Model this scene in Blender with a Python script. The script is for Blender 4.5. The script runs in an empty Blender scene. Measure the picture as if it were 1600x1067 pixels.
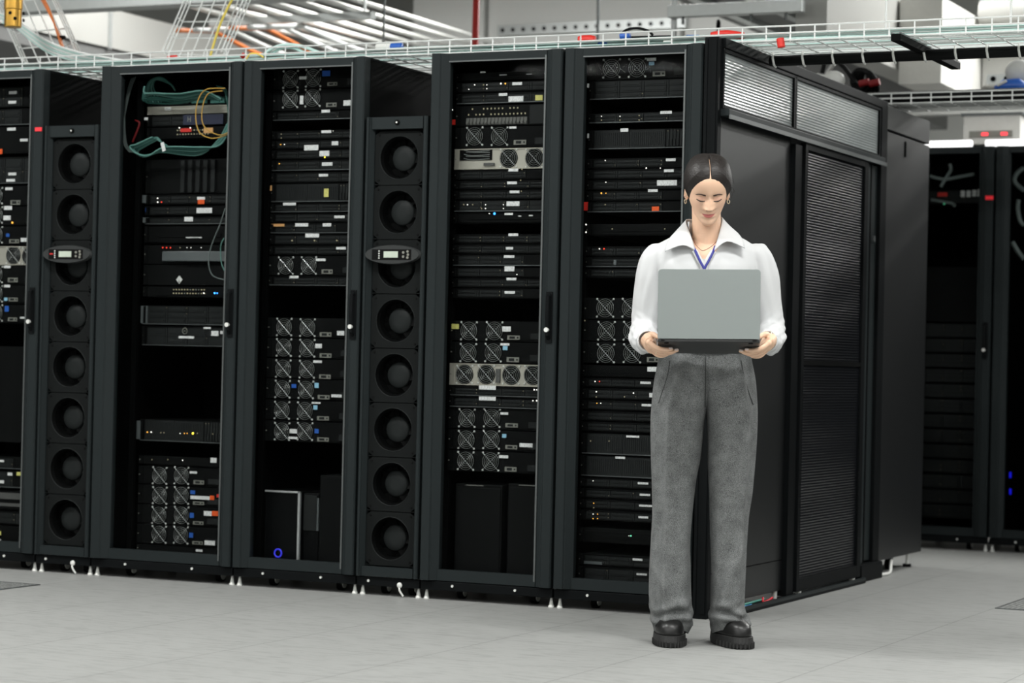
import bpy, bmesh, math, random
from mathutils import Vector, Matrix, noise
random.seed(7)
S = bpy.context.scene
COL = S.collection
R = math.radians

# ---------------------------------------------------------------- camera
CAM = Vector((3.1967, -8.666, 0.9657))
FPX = 3696.1
FW = Vector((-0.4252, 0.9050, 0.0102)).normalized()
_r0 = FW.cross(Vector((0, 0, 1))).normalized()
_u0 = _r0.cross(FW).normalized()
ROLL = 0.0231
RT = (_r0 * math.cos(ROLL) + _u0 * math.sin(ROLL)).normalized()
UP = (_u0 * math.cos(ROLL) - _r0 * math.sin(ROLL)).normalized()
cd = bpy.data.cameras.new('camera')
cam = bpy.data.objects.new('camera', cd)
COL.objects.link(cam)
cd.sensor_fit = 'HORIZONTAL'
cd.sensor_width = 36.0
cd.lens = 36.0 * FPX / 1600.0
cd.clip_end = 200
cam.matrix_world = Matrix((
    (RT.x, UP.x, -FW.x, CAM.x), (RT.y, UP.y, -FW.y, CAM.y),
    (RT.z, UP.z, -FW.z, CAM.z), (0, 0, 0, 1)))
cd.dof.use_dof = True
cd.dof.focus_distance = 8.5
cd.dof.aperture_fstop = 3.2
S.camera = cam

# ---------------------------------------------------------------- exposure, world, lamps
S.view_settings.view_transform = 'Standard'
S.view_settings.look = 'None'
S.view_settings.gamma = 1.0
S.view_settings.use_curve_mapping = False
S.view_settings.exposure = 0.0
w = bpy.data.worlds.new('world')
S.world = w
w.use_nodes = True
w.node_tree.nodes['Background'].inputs[0].default_value = (0.9, 0.95, 1.0, 1)
w.node_tree.nodes['Background'].inputs[1].default_value = 0.05
S.cycles.max_bounces = 8
S.cycles.transparent_max_bounces = 16
S.cycles.caustics_reflective = False
S.cycles.caustics_refractive = False
S.cycles.sample_clamp_indirect = 6.0


def ceiling_lamp(x, y, z, lx, ly, power, rz=0.0):
    l = bpy.data.lights.new('ceiling_lamp', 'AREA')
    l.shape = 'RECTANGLE'
    l.size = lx
    l.size_y = ly
    l.energy = power
    l.color = (1.0, 1.0, 0.975)
    o = bpy.data.objects.new('ceiling_lamp', l)
    o.location = (x, y, z)
    o.rotation_euler = (0, 0, rz)
    COL.objects.link(o)


for lx in (-7.5, -4.5, -1.5, 1.5, 4.5):
    ceiling_lamp(lx, -2.1, 3.55, 1.5, 0.3, 88)
for lx in (-4.5, -1.5, 1.5, 4.5, 7.5):
    ceiling_lamp(lx, -6.2, 3.55, 1.5, 0.5, 75)
for lx in (-8.5, -4.0, -1.6, 1, 4):
    ceiling_lamp(lx, 4.7, 3.92, 1.5, 0.5, 85)
for ly in (0.8, 3.2):
    ceiling_lamp(3.2, ly, 3.5, 0.3, 1.5, 45)
    ceiling_lamp(-5.5, ly + 0.6, 3.6, 0.3, 1.5, 20)
for lx in (-5, -2, 1, 4):
    ceiling_lamp(lx, -10.5, 3.6, 1.5, 0.5, 70)
ceiling_lamp(4.2, 8.6, 3.9, 1.8, 0.4, 130)  # extra lamp added to brighten the back wall that the end panel reflects
ceiling_lamp(1.85, 5.9, 3.4, 0.35, 1.9, 170)  # extra lamp added so its reflection streaks the first ribbed panel


# ---------------------------------------------------------------- helpers
def at(px, py, Y):
    """the point on the plane y = Y that the photograph shows at px, py"""
    d = FW + RT * ((px - 800) / FPX) - UP * ((py - 533.5) / FPX)
    return CAM + d * ((Y - CAM.y) / d.y)


def atx(px, py, X):
    d = FW + RT * ((px - 800) / FPX) - UP * ((py - 533.5) / FPX)
    return CAM + d * ((X - CAM.x) / d.x)


def lin(c):
    c = c / 255.0
    return c / 12.92 if c <= 0.04045 else ((c + 0.055) / 1.055) ** 2.4


def mat(name, rgb, rough=0.5, metal=0.0, emit=0.0, var=0.08, scale=30.0, bump=0.0, spec=0.5):
    m = bpy.data.materials.new(name)
    m.use_nodes = True
    nt = m.node_tree
    b = nt.nodes['Principled BSDF']
    c = (lin(rgb[0]), lin(rgb[1]), lin(rgb[2]))
    b.inputs['Roughness'].default_value = rough
    b.inputs['Metallic'].default_value = metal
    b.inputs['Specular IOR Level'].default_value = spec
    tc = nt.nodes.new('ShaderNodeTexCoord')
    nz = nt.nodes.new('ShaderNodeTexNoise')
    nz.inputs['Scale'].default_value = scale
    nz.inputs['Detail'].default_value = 4
    nt.links.new(tc.outputs['Object'], nz.inputs['Vector'])
    mx = nt.nodes.new('ShaderNodeMix')
    mx.data_type = 'RGBA'
    mx.inputs['A'].default_value = tuple(v * (1 - var) for v in c) + (1,)
    mx.inputs['B'].default_value = tuple(min(1, v * (1 + var)) for v in c) + (1,)
    nt.links.new(nz.outputs['Fac'], mx.inputs['Factor'])
    nt.links.new(mx.outputs['Result'], b.inputs['Base Color'])
    if emit:
        b.inputs['Emission Color'].default_value = c + (1,)
        b.inputs['Emission Strength'].default_value = emit
    if bump:
        bp = nt.nodes.new('ShaderNodeBump')
        bp.inputs['Strength'].default_value = bump
        bp.inputs['Distance'].default_value = 0.002
        nt.links.new(nz.outputs['Fac'], bp.inputs['Height'])
        nt.links.new(bp.outputs['Normal'], b.inputs['Normal'])
    return m


def glass_mat(name, tint, gloss=0.06, rough=0.03):
    m = bpy.data.materials.new(name)
    m.use_nodes = True
    nt = m.node_tree
    nt.nodes.remove(nt.nodes['Principled BSDF'])
    out = nt.nodes['Material Output']
    tr = nt.nodes.new('ShaderNodeBsdfTransparent')
    tr.inputs[0].default_value = tint + (1,)
    gl = nt.nodes.new('ShaderNodeBsdfGlossy')
    gl.inputs['Roughness'].default_value = rough
    fr = nt.nodes.new('ShaderNodeFresnel')
    fr.inputs['IOR'].default_value = 1.35
    mu = nt.nodes.new('ShaderNodeMath')
    mu.operation = 'MULTIPLY'
    mu.inputs[1].default_value = gloss
    nt.links.new(fr.outputs[0], mu.inputs[0])
    mx = nt.nodes.new('ShaderNodeMixShader')
    nt.links.new(mu.outputs[0], mx.inputs[0])
    nt.links.new(tr.outputs[0], mx.inputs[1])
    nt.links.new(gl.outputs[0], mx.inputs[2])
    nt.links.new(mx.outputs[0], out.inputs['Surface'])
    return m


class MB:
    def __init__(self):
        self.v = []
        self.f = []
        self.m = []
        self.mi = 0

    def add(self, vs, fs):
        n = len(self.v)
        self.v += [Vector(p) for p in vs]
        for f in fs:
            self.f.append([i + n for i in f])
            self.m.append(self.mi)
        return self

    def box(self, x0, x1, y0, y1, z0, z1):
        if x0 > x1: x0, x1 = x1, x0
        if y0 > y1: y0, y1 = y1, y0
        if z0 > z1: z0, z1 = z1, z0
        return self.add([(x0, y0, z0), (x1, y0, z0), (x1, y1, z0), (x0, y1, z0),
                         (x0, y0, z1), (x1, y0, z1), (x1, y1, z1), (x0, y1, z1)],
                        [(0, 3, 2, 1), (4, 5, 6, 7), (0, 1, 5, 4), (1, 2, 6, 5), (2, 3, 7, 6), (3, 0, 4, 7)])

    def obox(self, c, ax, ay, az):
        c, ax, ay, az = Vector(c), Vector(ax), Vector(ay), Vector(az)
        vs = [c + ax * i + ay * j + az * k for k in (-1, 1) for (i, j) in ((-1, -1), (1, -1), (1, 1), (-1, 1))]
        return self.add(vs, [(0, 3, 2, 1), (4, 5, 6, 7), (0, 1, 5, 4), (1, 2, 6, 5), (2, 3, 7, 6), (3, 0, 4, 7)])

    def bar(self, p0, p1, w, h, up=(0, 0, 1)):
        p0, p1 = Vector(p0), Vector(p1)
        d = p1 - p0
        u = Vector(up)
        s = d.cross(u).normalized()
        u = s.cross(d).normalized()
        return self.obox((p0 + p1) / 2, d / 2, s * (w / 2), u * (h / 2))

    def tube(self, pts, r, n=6, caps=True, closed=False, flat=None):
        pts = [Vector(p) for p in pts]
        k = len(pts)
        rs = r if isinstance(r, (list, tuple)) else [r] * k
        tan = []
        for i in range(k):
            a = pts[(i - 1) % k] if (closed or i > 0) else pts[i]
            b = pts[(i + 1) % k] if (closed or i < k - 1) else pts[i]
            t = b - a
            tan.append(t.normalized() if t.length > 1e-9 else Vector((0, 0, 1)))
        t = tan[0]
        ref = Vector((0, 0, 1)) if abs(t.z) < 0.9 else Vector((1, 0, 0))
        if flat is not None:
            ref = Vector(flat)
        s = t.cross(ref).normalized()
        vs = []
        for i in range(k):
            t = tan[i]
            s = (s - t * s.dot(t)).normalized()
            b = t.cross(s)
            rr = rs[i]
            ra, rb = rr if isinstance(rr, tuple) else (rr, rr)
            for j in range(n):
                a = 2 * math.pi * j / n
                vs.append(pts[i] + s * (ra * math.cos(a)) + b * (rb * math.sin(a)))
        fs = []
        for i in range(k if closed else k - 1):
            i2 = (i + 1) % k
            for j in range(n):
                j2 = (j + 1) % n
                fs.append((i * n + j, i * n + j2, i2 * n + j2, i2 * n + j))
        if caps and not closed:
            fs.append(tuple(range(n - 1, -1, -1)))
            fs.append(tuple((k - 1) * n + j for j in range(n)))
        return self.add(vs, fs)

    def cyl(self, p0, p1, r, n=12, r1=None):
        return self.tube([p0, p1], [r, r if r1 is None else r1], n)

    def torus(self, c, nrm, Rr, r, n=24, m=5):
        c, nrm = Vector(c), Vector(nrm).normalized()
        ref = Vector((0, 0, 1)) if abs(nrm.z) < 0.9 else Vector((1, 0, 0))
        a = nrm.cross(ref).normalized()
        b = nrm.cross(a)
        return self.tube([c + a * (Rr * math.cos(2 * math.pi * i / n)) + b * (Rr * math.sin(2 * math.pi * i / n)) for i in range(n)], r, m, closed=True)

    def lathe(self, c, axis, prof, n=24):
        """prof: list of (radius, along axis)"""
        c, ax = Vector(c), Vector(axis).normalized()
        ref = Vector((0, 0, 1)) if abs(ax.z) < 0.9 else Vector((1, 0, 0))
        a = ax.cross(ref).normalized()
        b = ax.cross(a)
        vs = []
        for (rr, h) in prof:
            for j in range(n):
                t = 2 * math.pi * j / n
                vs.append(c + ax * h + a * (rr * math.cos(t)) + b * (rr * math.sin(t)))
        fs = []
        for i in range(len(prof) - 1):
            for j in range(n):
                j2 = (j + 1) % n
                fs.append((i * n + j, i * n + j2, (i + 1) * n + j2, (i + 1) * n + j))
        return self.add(vs, fs)

    def prism(self, prof, z0, z1):
        """prof: xy outline, extruded along z"""
        n = len(prof)
        vs = [(x, y, z0) for x, y in prof] + [(x, y, z1) for x, y in prof]
        fs = [tuple(range(n - 1, -1, -1)), tuple(range(n, 2 * n))]
        fs += [(i, (i + 1) % n, n + (i + 1) % n, n + i) for i in range(n)]
        return self.add(vs, fs)

    def sphere(self, c, r, n=12, m=8):
        c = Vector(c)
        rr = r if isinstance(r, (list, tuple)) else (r, r, r)
        vs = [c + Vector((0, 0, -rr[2]))]
        for i in range(1, m):
            p = math.pi * i / m - math.pi / 2
            for j in range(n):
                a = 2 * math.pi * j / n
                vs.append(c + Vector((rr[0] * math.cos(p) * math.cos(a), rr[1] * math.cos(p) * math.sin(a), rr[2] * math.sin(p))))
        vs.append(c + Vector((0, 0, rr[2])))
        fs = [(0, 1 + (j + 1) % n, 1 + j) for j in range(n)]
        for i in range(m - 2):
            for j in range(n):
                j2 = (j + 1) % n
                fs.append((1 + i * n + j, 1 + i * n + j2, 1 + (i + 1) * n + j2, 1 + (i + 1) * n + j))
        L = len(vs) - 1
        fs += [(L, 1 + (m - 2) * n + j, 1 + (m - 2) * n + (j + 1) % n) for j in range(n)]
        return self.add(vs, fs)

    def build(self, name, mats, parent=None, smooth=False, bevel=0.0, world=True):
        """link as one mesh object; points are world points unless world is False"""
        me = bpy.data.meshes.new(name)
        off = Vector((0, 0, 0))
        if parent is not None and world:
            p = parent
            while p is not None:
                off += p.location
                p = p.parent
        me.from_pydata([tuple(p - off) for p in self.v], [], self.f)
        ms = mats if isinstance(mats, (list, tuple)) else [mats]
        for m in ms:
            me.materials.append(m)
        if len(ms) > 1:
            me.polygons.foreach_set('material_index', self.m)
        bm = bmesh.new()
        bm.from_mesh(me)
        bmesh.ops.recalc_face_normals(bm, faces=bm.faces)
        bm.to_mesh(me)
        bm.free()
        if smooth:
            me.polygons.foreach_set('use_smooth', [True] * len(me.polygons))
        me.update()
        o = bpy.data.objects.new(name, me)
        COL.objects.link(o)
        if parent is not None:
            o.parent = parent
        if bevel:
            bv = o.modifiers.new('bevel', 'BEVEL')
            bv.width = bevel
            bv.segments = 2
            bv.limit_method = 'ANGLE'
        return o


def thing(name, label, cat, loc=(0, 0, 0), rz=0.0, group=None):
    o = bpy.data.objects.new(name, None)
    COL.objects.link(o)
    o.location = loc
    o.rotation_euler = (0, 0, rz)
    return tag(o, label, cat, group)


def tag(o, label, cat, group=None):
    o['label'] = label
    o['category'] = cat
    if group:
        o['group'] = group
    return o


def struct(o, label=None):
    o['kind'] = 'structure'
    if label:
        o['label'] = label
    return o


def dup(root, label, loc=None, group=None):
    r = root.copy()
    COL.objects.link(r)
    if loc is not None:
        r.location = loc
    if label:
        r['label'] = label
    if group:
        r['group'] = group
    for ch in root.children:
        c = ch.copy()
        COL.objects.link(c)
        c.parent = r
        for g in ch.children:
            d = g.copy()
            COL.objects.link(d)
            d.parent = c
    return r


def smooth_path(pts, n=6):
    pts = [Vector(p) for p in pts]
    out = []
    for i in range(len(pts) - 1):
        p0 = pts[max(i - 1, 0)]
        p1, p2 = pts[i], pts[i + 1]
        p3 = pts[min(i + 2, len(pts) - 1)]
        for k in range(n):
            t = k / n
            out.append(0.5 * ((2 * p1) + (p2 - p0) * t + (2 * p0 - 5 * p1 + 4 * p2 - p3) * t * t + (3 * p1 - p0 - 3 * p2 + p3) * t ** 3))
    out.append(pts[-1])
    return out


# ---------------------------------------------------------------- materials
M = {}
M['cabinet'] = mat('black_cabinet_steel', (17, 19, 20), 0.5, 0.0, var=0.06, scale=4, spec=0.05)
M['stile'] = mat('charcoal_powder_coat', (36, 41, 42), 0.42, 0.0, var=0.05, scale=5, spec=0.10)
M['inner'] = mat('dark_inner_steel', (8, 9, 9), 0.6, spec=0.05)
M['chassis'] = mat('black_chassis', (20, 21, 21), 0.5, spec=0.06)
M['bay'] = mat('dark_drive_bay', (37, 39, 39), 0.45, spec=0.15)
M['bay2'] = mat('darker_drive_bay', (17, 18, 18), 0.5, spec=0.06)
M['silver'] = mat('warm_silver_sheet', (188, 184, 172), 0.4, 0.25)
M['wire'] = mat('chromed_fan_wire', (165, 168, 166), 0.35, 0.6)
M['screw'] = mat('bright_zinc_screw', (235, 236, 232), 0.35, 0.3)
M['plate'] = mat('grey_connector_plate', (128, 128, 120), 0.5)
M['steeledge'] = mat('brushed_steel_edge', (96, 100, 100), 0.4, 0.5)
M['rubber'] = mat('black_rubber', (12, 12, 12), 0.7, spec=0.1)
M['white'] = mat('white_zinc', (225, 226, 222), 0.4)
M['floor'] = None


def sticker_mat(name, rgb, ink=0.3):
    m = mat(name, rgb, 0.6)
    nt = m.node_tree
    b = nt.nodes['Principled BSDF']
    base = b.inputs['Base Color'].links[0].from_socket
    tc = nt.nodes.new('ShaderNodeTexCoord')
    mp = nt.nodes.new('ShaderNodeMapping')
    mp.inputs['Scale'].default_value = (160, 1, 60)
    nt.links.new(tc.outputs['Object'], mp.inputs['Vector'])
    v = nt.nodes.new('ShaderNodeTexNoise')
    v.inputs['Scale'].default_value = 1.6
    nt.links.new(mp.outputs[0], v.inputs['Vector'])
    rp = nt.nodes.new('ShaderNodeValToRGB')
    rp.color_ramp.elements[0].position = 0.40
    rp.color_ramp.elements[1].position = 0.56
    rp.color_ramp.elements[0].color = (1 - ink, 1 - ink, 1 - ink, 1)
    nt.links.new(v.outputs['Fac'], rp.inputs[0])
    mx = nt.nodes.new('ShaderNodeMix')
    mx.data_type = 'RGBA'
    mx.blend_type = 'MULTIPLY'
    mx.inputs['Factor'].default_value = 1
    nt.links.new(base, mx.inputs['A'])
    nt.links.new(rp.outputs[0], mx.inputs['B'])
    nt.links.new(mx.outputs['Result'], b.inputs['Base Color'])
    return m


M['w'] = sticker_mat('white_paper_sticker', (250, 250, 248))
M['y'] = sticker_mat('yellow_paper_sticker', (232, 226, 130), 0.2)
M['o'] = sticker_mat('orange_sticker', (255, 96, 30), 0.2)
M['r'] = mat('red_sticker', (225, 50, 40), 0.5)
M['b'] = mat('blue_sticker', (40, 95, 185), 0.4)
M['c'] = mat('pale_blue_sticker', (150, 200, 225), 0.5)
M['t'] = mat('tan_sticker', (225, 170, 110), 0.5)
for k, c, e in (('W', (255, 250, 240), 2.2), ('A', (255, 180, 70), 2.5), ('G', (120, 255, 190), 1.5), ('B', (60, 150, 255), 4.0), ('R', (255, 70, 50), 1.5), ('Y', (255, 230, 70), 4.0), ('d', (170, 160, 130), 0.25)):
    M['led' + k] = mat('led_glow_' + k, c, 0.4, emit=e)
M['glass'] = glass_mat('smoked_door_glass', (0.88, 0.89, 0.89), 0.04)


def floor_mat():
    m = mat('pale_vinyl_floor_tile', (157, 158, 156), 0.42, var=0.02, scale=2)
    nt = m.node_tree
    b = nt.nodes['Principled BSDF']
    base = b.inputs['Base Color'].links[0].from_socket
    tc = nt.nodes.new('ShaderNodeTexCoord')
    # streaky vinyl grain along one direction
    mp = nt.nodes.new('ShaderNodeMapping')
    mp.inputs['Rotation'].default_value = (0, 0, R(24))
    mp.inputs['Scale'].default_value = (3.5, 15, 1)
    nt.links.new(tc.outputs['Object'], mp.inputs['Vector'])
    nz = nt.nodes.new('ShaderNodeTexNoise')
    nz.inputs['Scale'].default_value = 2.6
    nz.inputs['Detail'].default_value = 7
    nz.inputs['Roughness'].default_value = 0.65
    nt.links.new(mp.outputs[0], nz.inputs['Vector'])
    rp = nt.nodes.new('ShaderNodeValToRGB')
    rp.color_ramp.elements[0].position = 0.33
    rp.color_ramp.elements[0].color = (0.73, 0.73, 0.73, 1)
    rp.color_ramp.elements[1].position = 0.5
    rp.color_ramp.elements[1].color = (1, 1, 1, 1)
    nt.links.new(nz.outputs['Fac'], rp.inputs[0])
    br = nt.nodes.new('ShaderNodeTexBrick')
    br.offset = 0
    br.inputs['Scale'].default_value = 1
    br.inputs['Color1'].default_value = (1, 1, 1, 1)
    br.inputs['Color2'].default_value = (0.975, 0.975, 0.975, 1)
    br.inputs['Mortar'].default_value = (0.48, 0.48, 0.48, 1)
    br.inputs['Mortar Size'].default_value = 0.0022
    br.inputs['Mortar Smooth'].default_value = 0.3
    br.inputs['Brick Width'].default_value = 0.606
    br.inputs['Row Height'].default_value = 0.606
    mp2 = nt.nodes.new('ShaderNodeMapping')
    mp2.inputs['Location'].default_value = (FLOOR_OFF[0], FLOOR_OFF[1], 0)
    nt.links.new(tc.outputs['Object'], mp2.inputs['Vector'])
    nt.links.new(mp2.outputs[0], br.inputs['Vector'])
    prev = base
    for s in (rp.outputs[0], br.outputs['Color']):
        mx = nt.nodes.new('ShaderNodeMix')
        mx.data_type = 'RGBA'
        mx.blend_type = 'MULTIPLY'
        mx.inputs['Factor'].default_value = 1
        nt.links.new(prev, mx.inputs['A'])
        nt.links.new(s, mx.inputs['B'])
        prev = mx.outputs['Result']
    nt.links.new(prev, b.inputs['Base Color'])
    return m


FLOOR_OFF = (0.374, 0.51)
M['floor'] = floor_mat()
M['wall'] = mat('pale_painted_wall', (205, 206, 203), 0.7, var=0.03, scale=1.5)
M['ceil'] = mat('grey_concrete_ceiling', (190, 191, 189), 0.8, var=0.08, scale=1.2)

# ---------------------------------------------------------------- the room
X0, X1, Y0, Y1, ZC = -15.0, 11.0, -13.0, 10.0, 4.3
struct(MB().box(X0, X1, Y0, Y1, -0.12, 0).build('floor', M['floor']), 'pale grey vinyl tiled floor')
struct(MB().box(X0, X1, Y0, Y1, ZC, ZC + 0.12).build('ceiling', M['ceil']))
struct(MB().box(X0, X1, Y1, Y1 + 0.12, 0, ZC).build('wall_back', M['wall']))
struct(MB().box(X0, X1, Y0 - 0.12, Y0, 0, ZC).build('wall_front', M['wall']))
struct(MB().box(X0 - 0.12, X0, Y0, Y1, 0, ZC).build('wall_left', M['wall']))
struct(MB().box(X1, X1 + 0.12, Y0, Y1, 0, ZC).build('wall_right', M['wall']))

# ---------------------------------------------------------------- server cabinets
HR = 2.24       # cabinet height
DP = 0.86       # cabinet depth


def foot_pair(x, y, root, s=1.0):
    for dx in (0.0,):
        b = MB()
        b.lathe((x + dx, y, 0), (0, 0, 1), [(0.0, 0.0), (0.0125, 0.0), (0.0125, 0.004), (0.0095, 0.008), (0.0070, 0.020), (0.0045, 0.036), (0.0035, 0.054), (0, 0.054)], 12)
        b.build('levelling_foot', M['white'], root, smooth=False)


def caster(x, y, root, white=True):
    b = MB()
    b.cyl((x - 0.012, y, 0.027), (x + 0.012, y, 0.027), 0.027, 16)
    w_ = b.build('caster', M['rubber'], root)
    f = MB()
    f.cyl((x - 0.016, y, 0.030), (x - 0.0125, y, 0.030), 0.020, 14)
    f.cyl((x + 0.0125, y, 0.030), (x + 0.016, y, 0.030), 0.020, 14)
    f.box(x - 0.018, x + 0.018, y - 0.02, y + 0.02, 0.050, 0.057)
    f.build('caster_fork', M['white'] if white else M['steeledge'], w_)


def stile(b, x0, x1, flip, z0, z1, y0=0.0):
    """a door stile: flat outer band and a slanting inner band"""
    wd = x1 - x0
    p = [(0.006, 0.02), (0.006, -0.026), (0.011, -0.032), (wd * 0.56, -0.032), (wd * 0.62, -0.026), (wd * 0.66, -0.026), (wd, -0.006), (wd, 0.02)]
    if flip:
        p = [(wd - a, c) for a, c in p][::-1]
    b.prism([(x0 + a, y0 + c) for a, c in p], z0, z1)


def cabinet(label, x0, x1, sl=0.082, sr=0.085, feet=(0, 1), handle=True, extras=True, sideL=False, sideR=False, y0=0.0, dp=DP):
    root = thing('server_rack', label, 'server rack', (x0, y0, 0))
    W_ = x1 - x0
    b = MB()
    def B(bb, a0, a1, c0, c1, d0, d1):
        bb.box(x0 + a0, x0 + a1, y0 + c0, y0 + c1, d0, d1)
    B(b, 0.003, 0.018, 0.02, dp, 0.075, HR - 0.012)
    B(b, W_ - 0.018, W_ - 0.003, 0.02, dp, 0.075, HR - 0.012)
    B(b, 0.018, W_ - 0.018, dp - 0.012, dp, 0.075, HR - 0.012)
    B(b, 0.018, W_ - 0.018, 0.02, dp - 0.012, 0.075, 0.09)
    b.build('cabinet_shell', M['inner'], root)
    t = MB()
    B(t, 0.003, W_ - 0.003, 0.02, dp, HR - 0.012, HR)
    t.build('roof_panel', M['cabinet'], root, bevel=0.003)
    r_ = MB()
    cx = x0 + W_ / 2
    for sx in (-1, 1):
        xx = cx + sx * 0.258
        r_.box(xx - 0.012, xx + 0.012, y0 + RAILY, y0 + RAILY + 0.02, 0.1, HR - 0.05)
    r_.build('mounting_rails', M['inner'], root)
    p = MB()
    B(p, 0.004, W_ - 0.004, -0.012, 0.012, 0.040, 0.076)
    pl = p.build('plinth', M['cabinet'], root, bevel=0.002)
    for k in (0.25, 0.72):
        q = MB()
        q.cyl((x0 + W_ * k, y0 - 0.012, 0.060), (x0 + W_ * k, y0 - 0.017, 0.060), 0.0055, 8)
        q.build('plinth_screw', M['screw'], pl)
    # the door
    d = MB()
    stile(d, x0, x0 + sl, False, 0.080, HR, y0)
    stile(d, x1 - sr, x1, True, 0.080, HR, y0)
    zz = HR
    B(d, sl - 0.004, W_ - sr + 0.004, -0.012, 0.018, HR - 0.032, HR)
    B(d, sl - 0.004, W_ - sr + 0.004, -0.012, 0.018, 0.080, 0.125)
    d.mi = 1
    dr = None
    d.mi = 0
    dr = d.build('door', M['stile'], root)
    g = MB()
    B(g, sl - 0.006, W_ - sr + 0.006, 0.002, 0.006, 0.12, HR - 0.03)
    g.build('glass_pane', M['glass'], dr)
    e = MB()
    B(e, W_ - sr - 0.004, W_ - sr + 0.003, -0.013, -0.006, 0.1, HR - 0.02)
    B(e, sl - 0.003, W_ - sr + 0.003, -0.0135, -0.010, HR - 0.036, HR - 0.031)
    e.build('pane_edge_trim', M['steeledge'] if extras else M['stile'], dr)
    if handle:
        hx = x1 - sr * 0.42
        h = MB()
        h.tube([(hx, y0 - 0.034, 1.255), (hx, y0 - 0.052, 1.245), (hx, y0 - 0.055, 1.17), (hx, y0 - 0.050, 1.09), (hx, y0 - 0.034, 1.075)], [(0.009, 0.006)] * 5, 8)
        h.box(hx - 0.014, hx + 0.014, y0 - 0.037, y0 - 0.031, 1.06, 1.265)
        hh = h.build('door_handle', M['cabinet'], dr)
        k = MB()
        k.cyl((hx, y0 - 0.050, 1.112), (hx, y0 - 0.062, 1.112), 0.0095, 12)
        k.build('key_lock', M['screw'], dr)
    for s in feet:
        foot_pair(x1 - 0.019 if s else x0 + 0.019, y0 + 0.015, root)
    caster(x0 + 0.14, y0 + 0.10, root, True)
    caster(x1 - 0.13, y0 + 0.10, root, True)
    caster(x0 + 0.14, y0 + dp - 0.10, root, False)
    caster(x1 - 0.13, y0 + dp - 0.10, root, False)
    return root


RAILY = 0.12
XR1, XC1, XR2, XR3, XC2, XR4, XR5 = -3.792, -3.192, -2.893, -2.161, -1.561, -1.262, -0.662
cabinet('black glass-door server rack cut off by the left edge of the photo', XR1, XC1, feet=(1,))
cabinet('wide black server rack with a teal cable tangle at its top', XR2, XR3, sl=0.095, sr=0.075)
cabinet('black server rack just left of the fan cabinet with the green-grey display nearest the middle', XR3, XC2, sl=0.078, sr=0.075)
cabinet('black server rack with two silver fan units inside, behind a latched glass door', XR4, XR5)
cabinet('black server rack at the row corner, partly behind the woman', XR5, -0.062)

# ---------------------------------------------------------------- in-row fan cabinets
HC = 1.985
M['fanpanel'] = mat('matt_black_fan_panel', (24, 26, 26), 0.55, spec=0.05)
M['fanhub'] = mat('dark_fan_hub', (33, 36, 36), 0.5, spec=0.1)
M['lcd'] = mat('grey_green_display', (176, 186, 172), 0.4, emit=0.12)
M['blob'] = mat('charcoal_console_plastic', (52, 54, 54), 0.4, spec=0.2)


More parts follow.
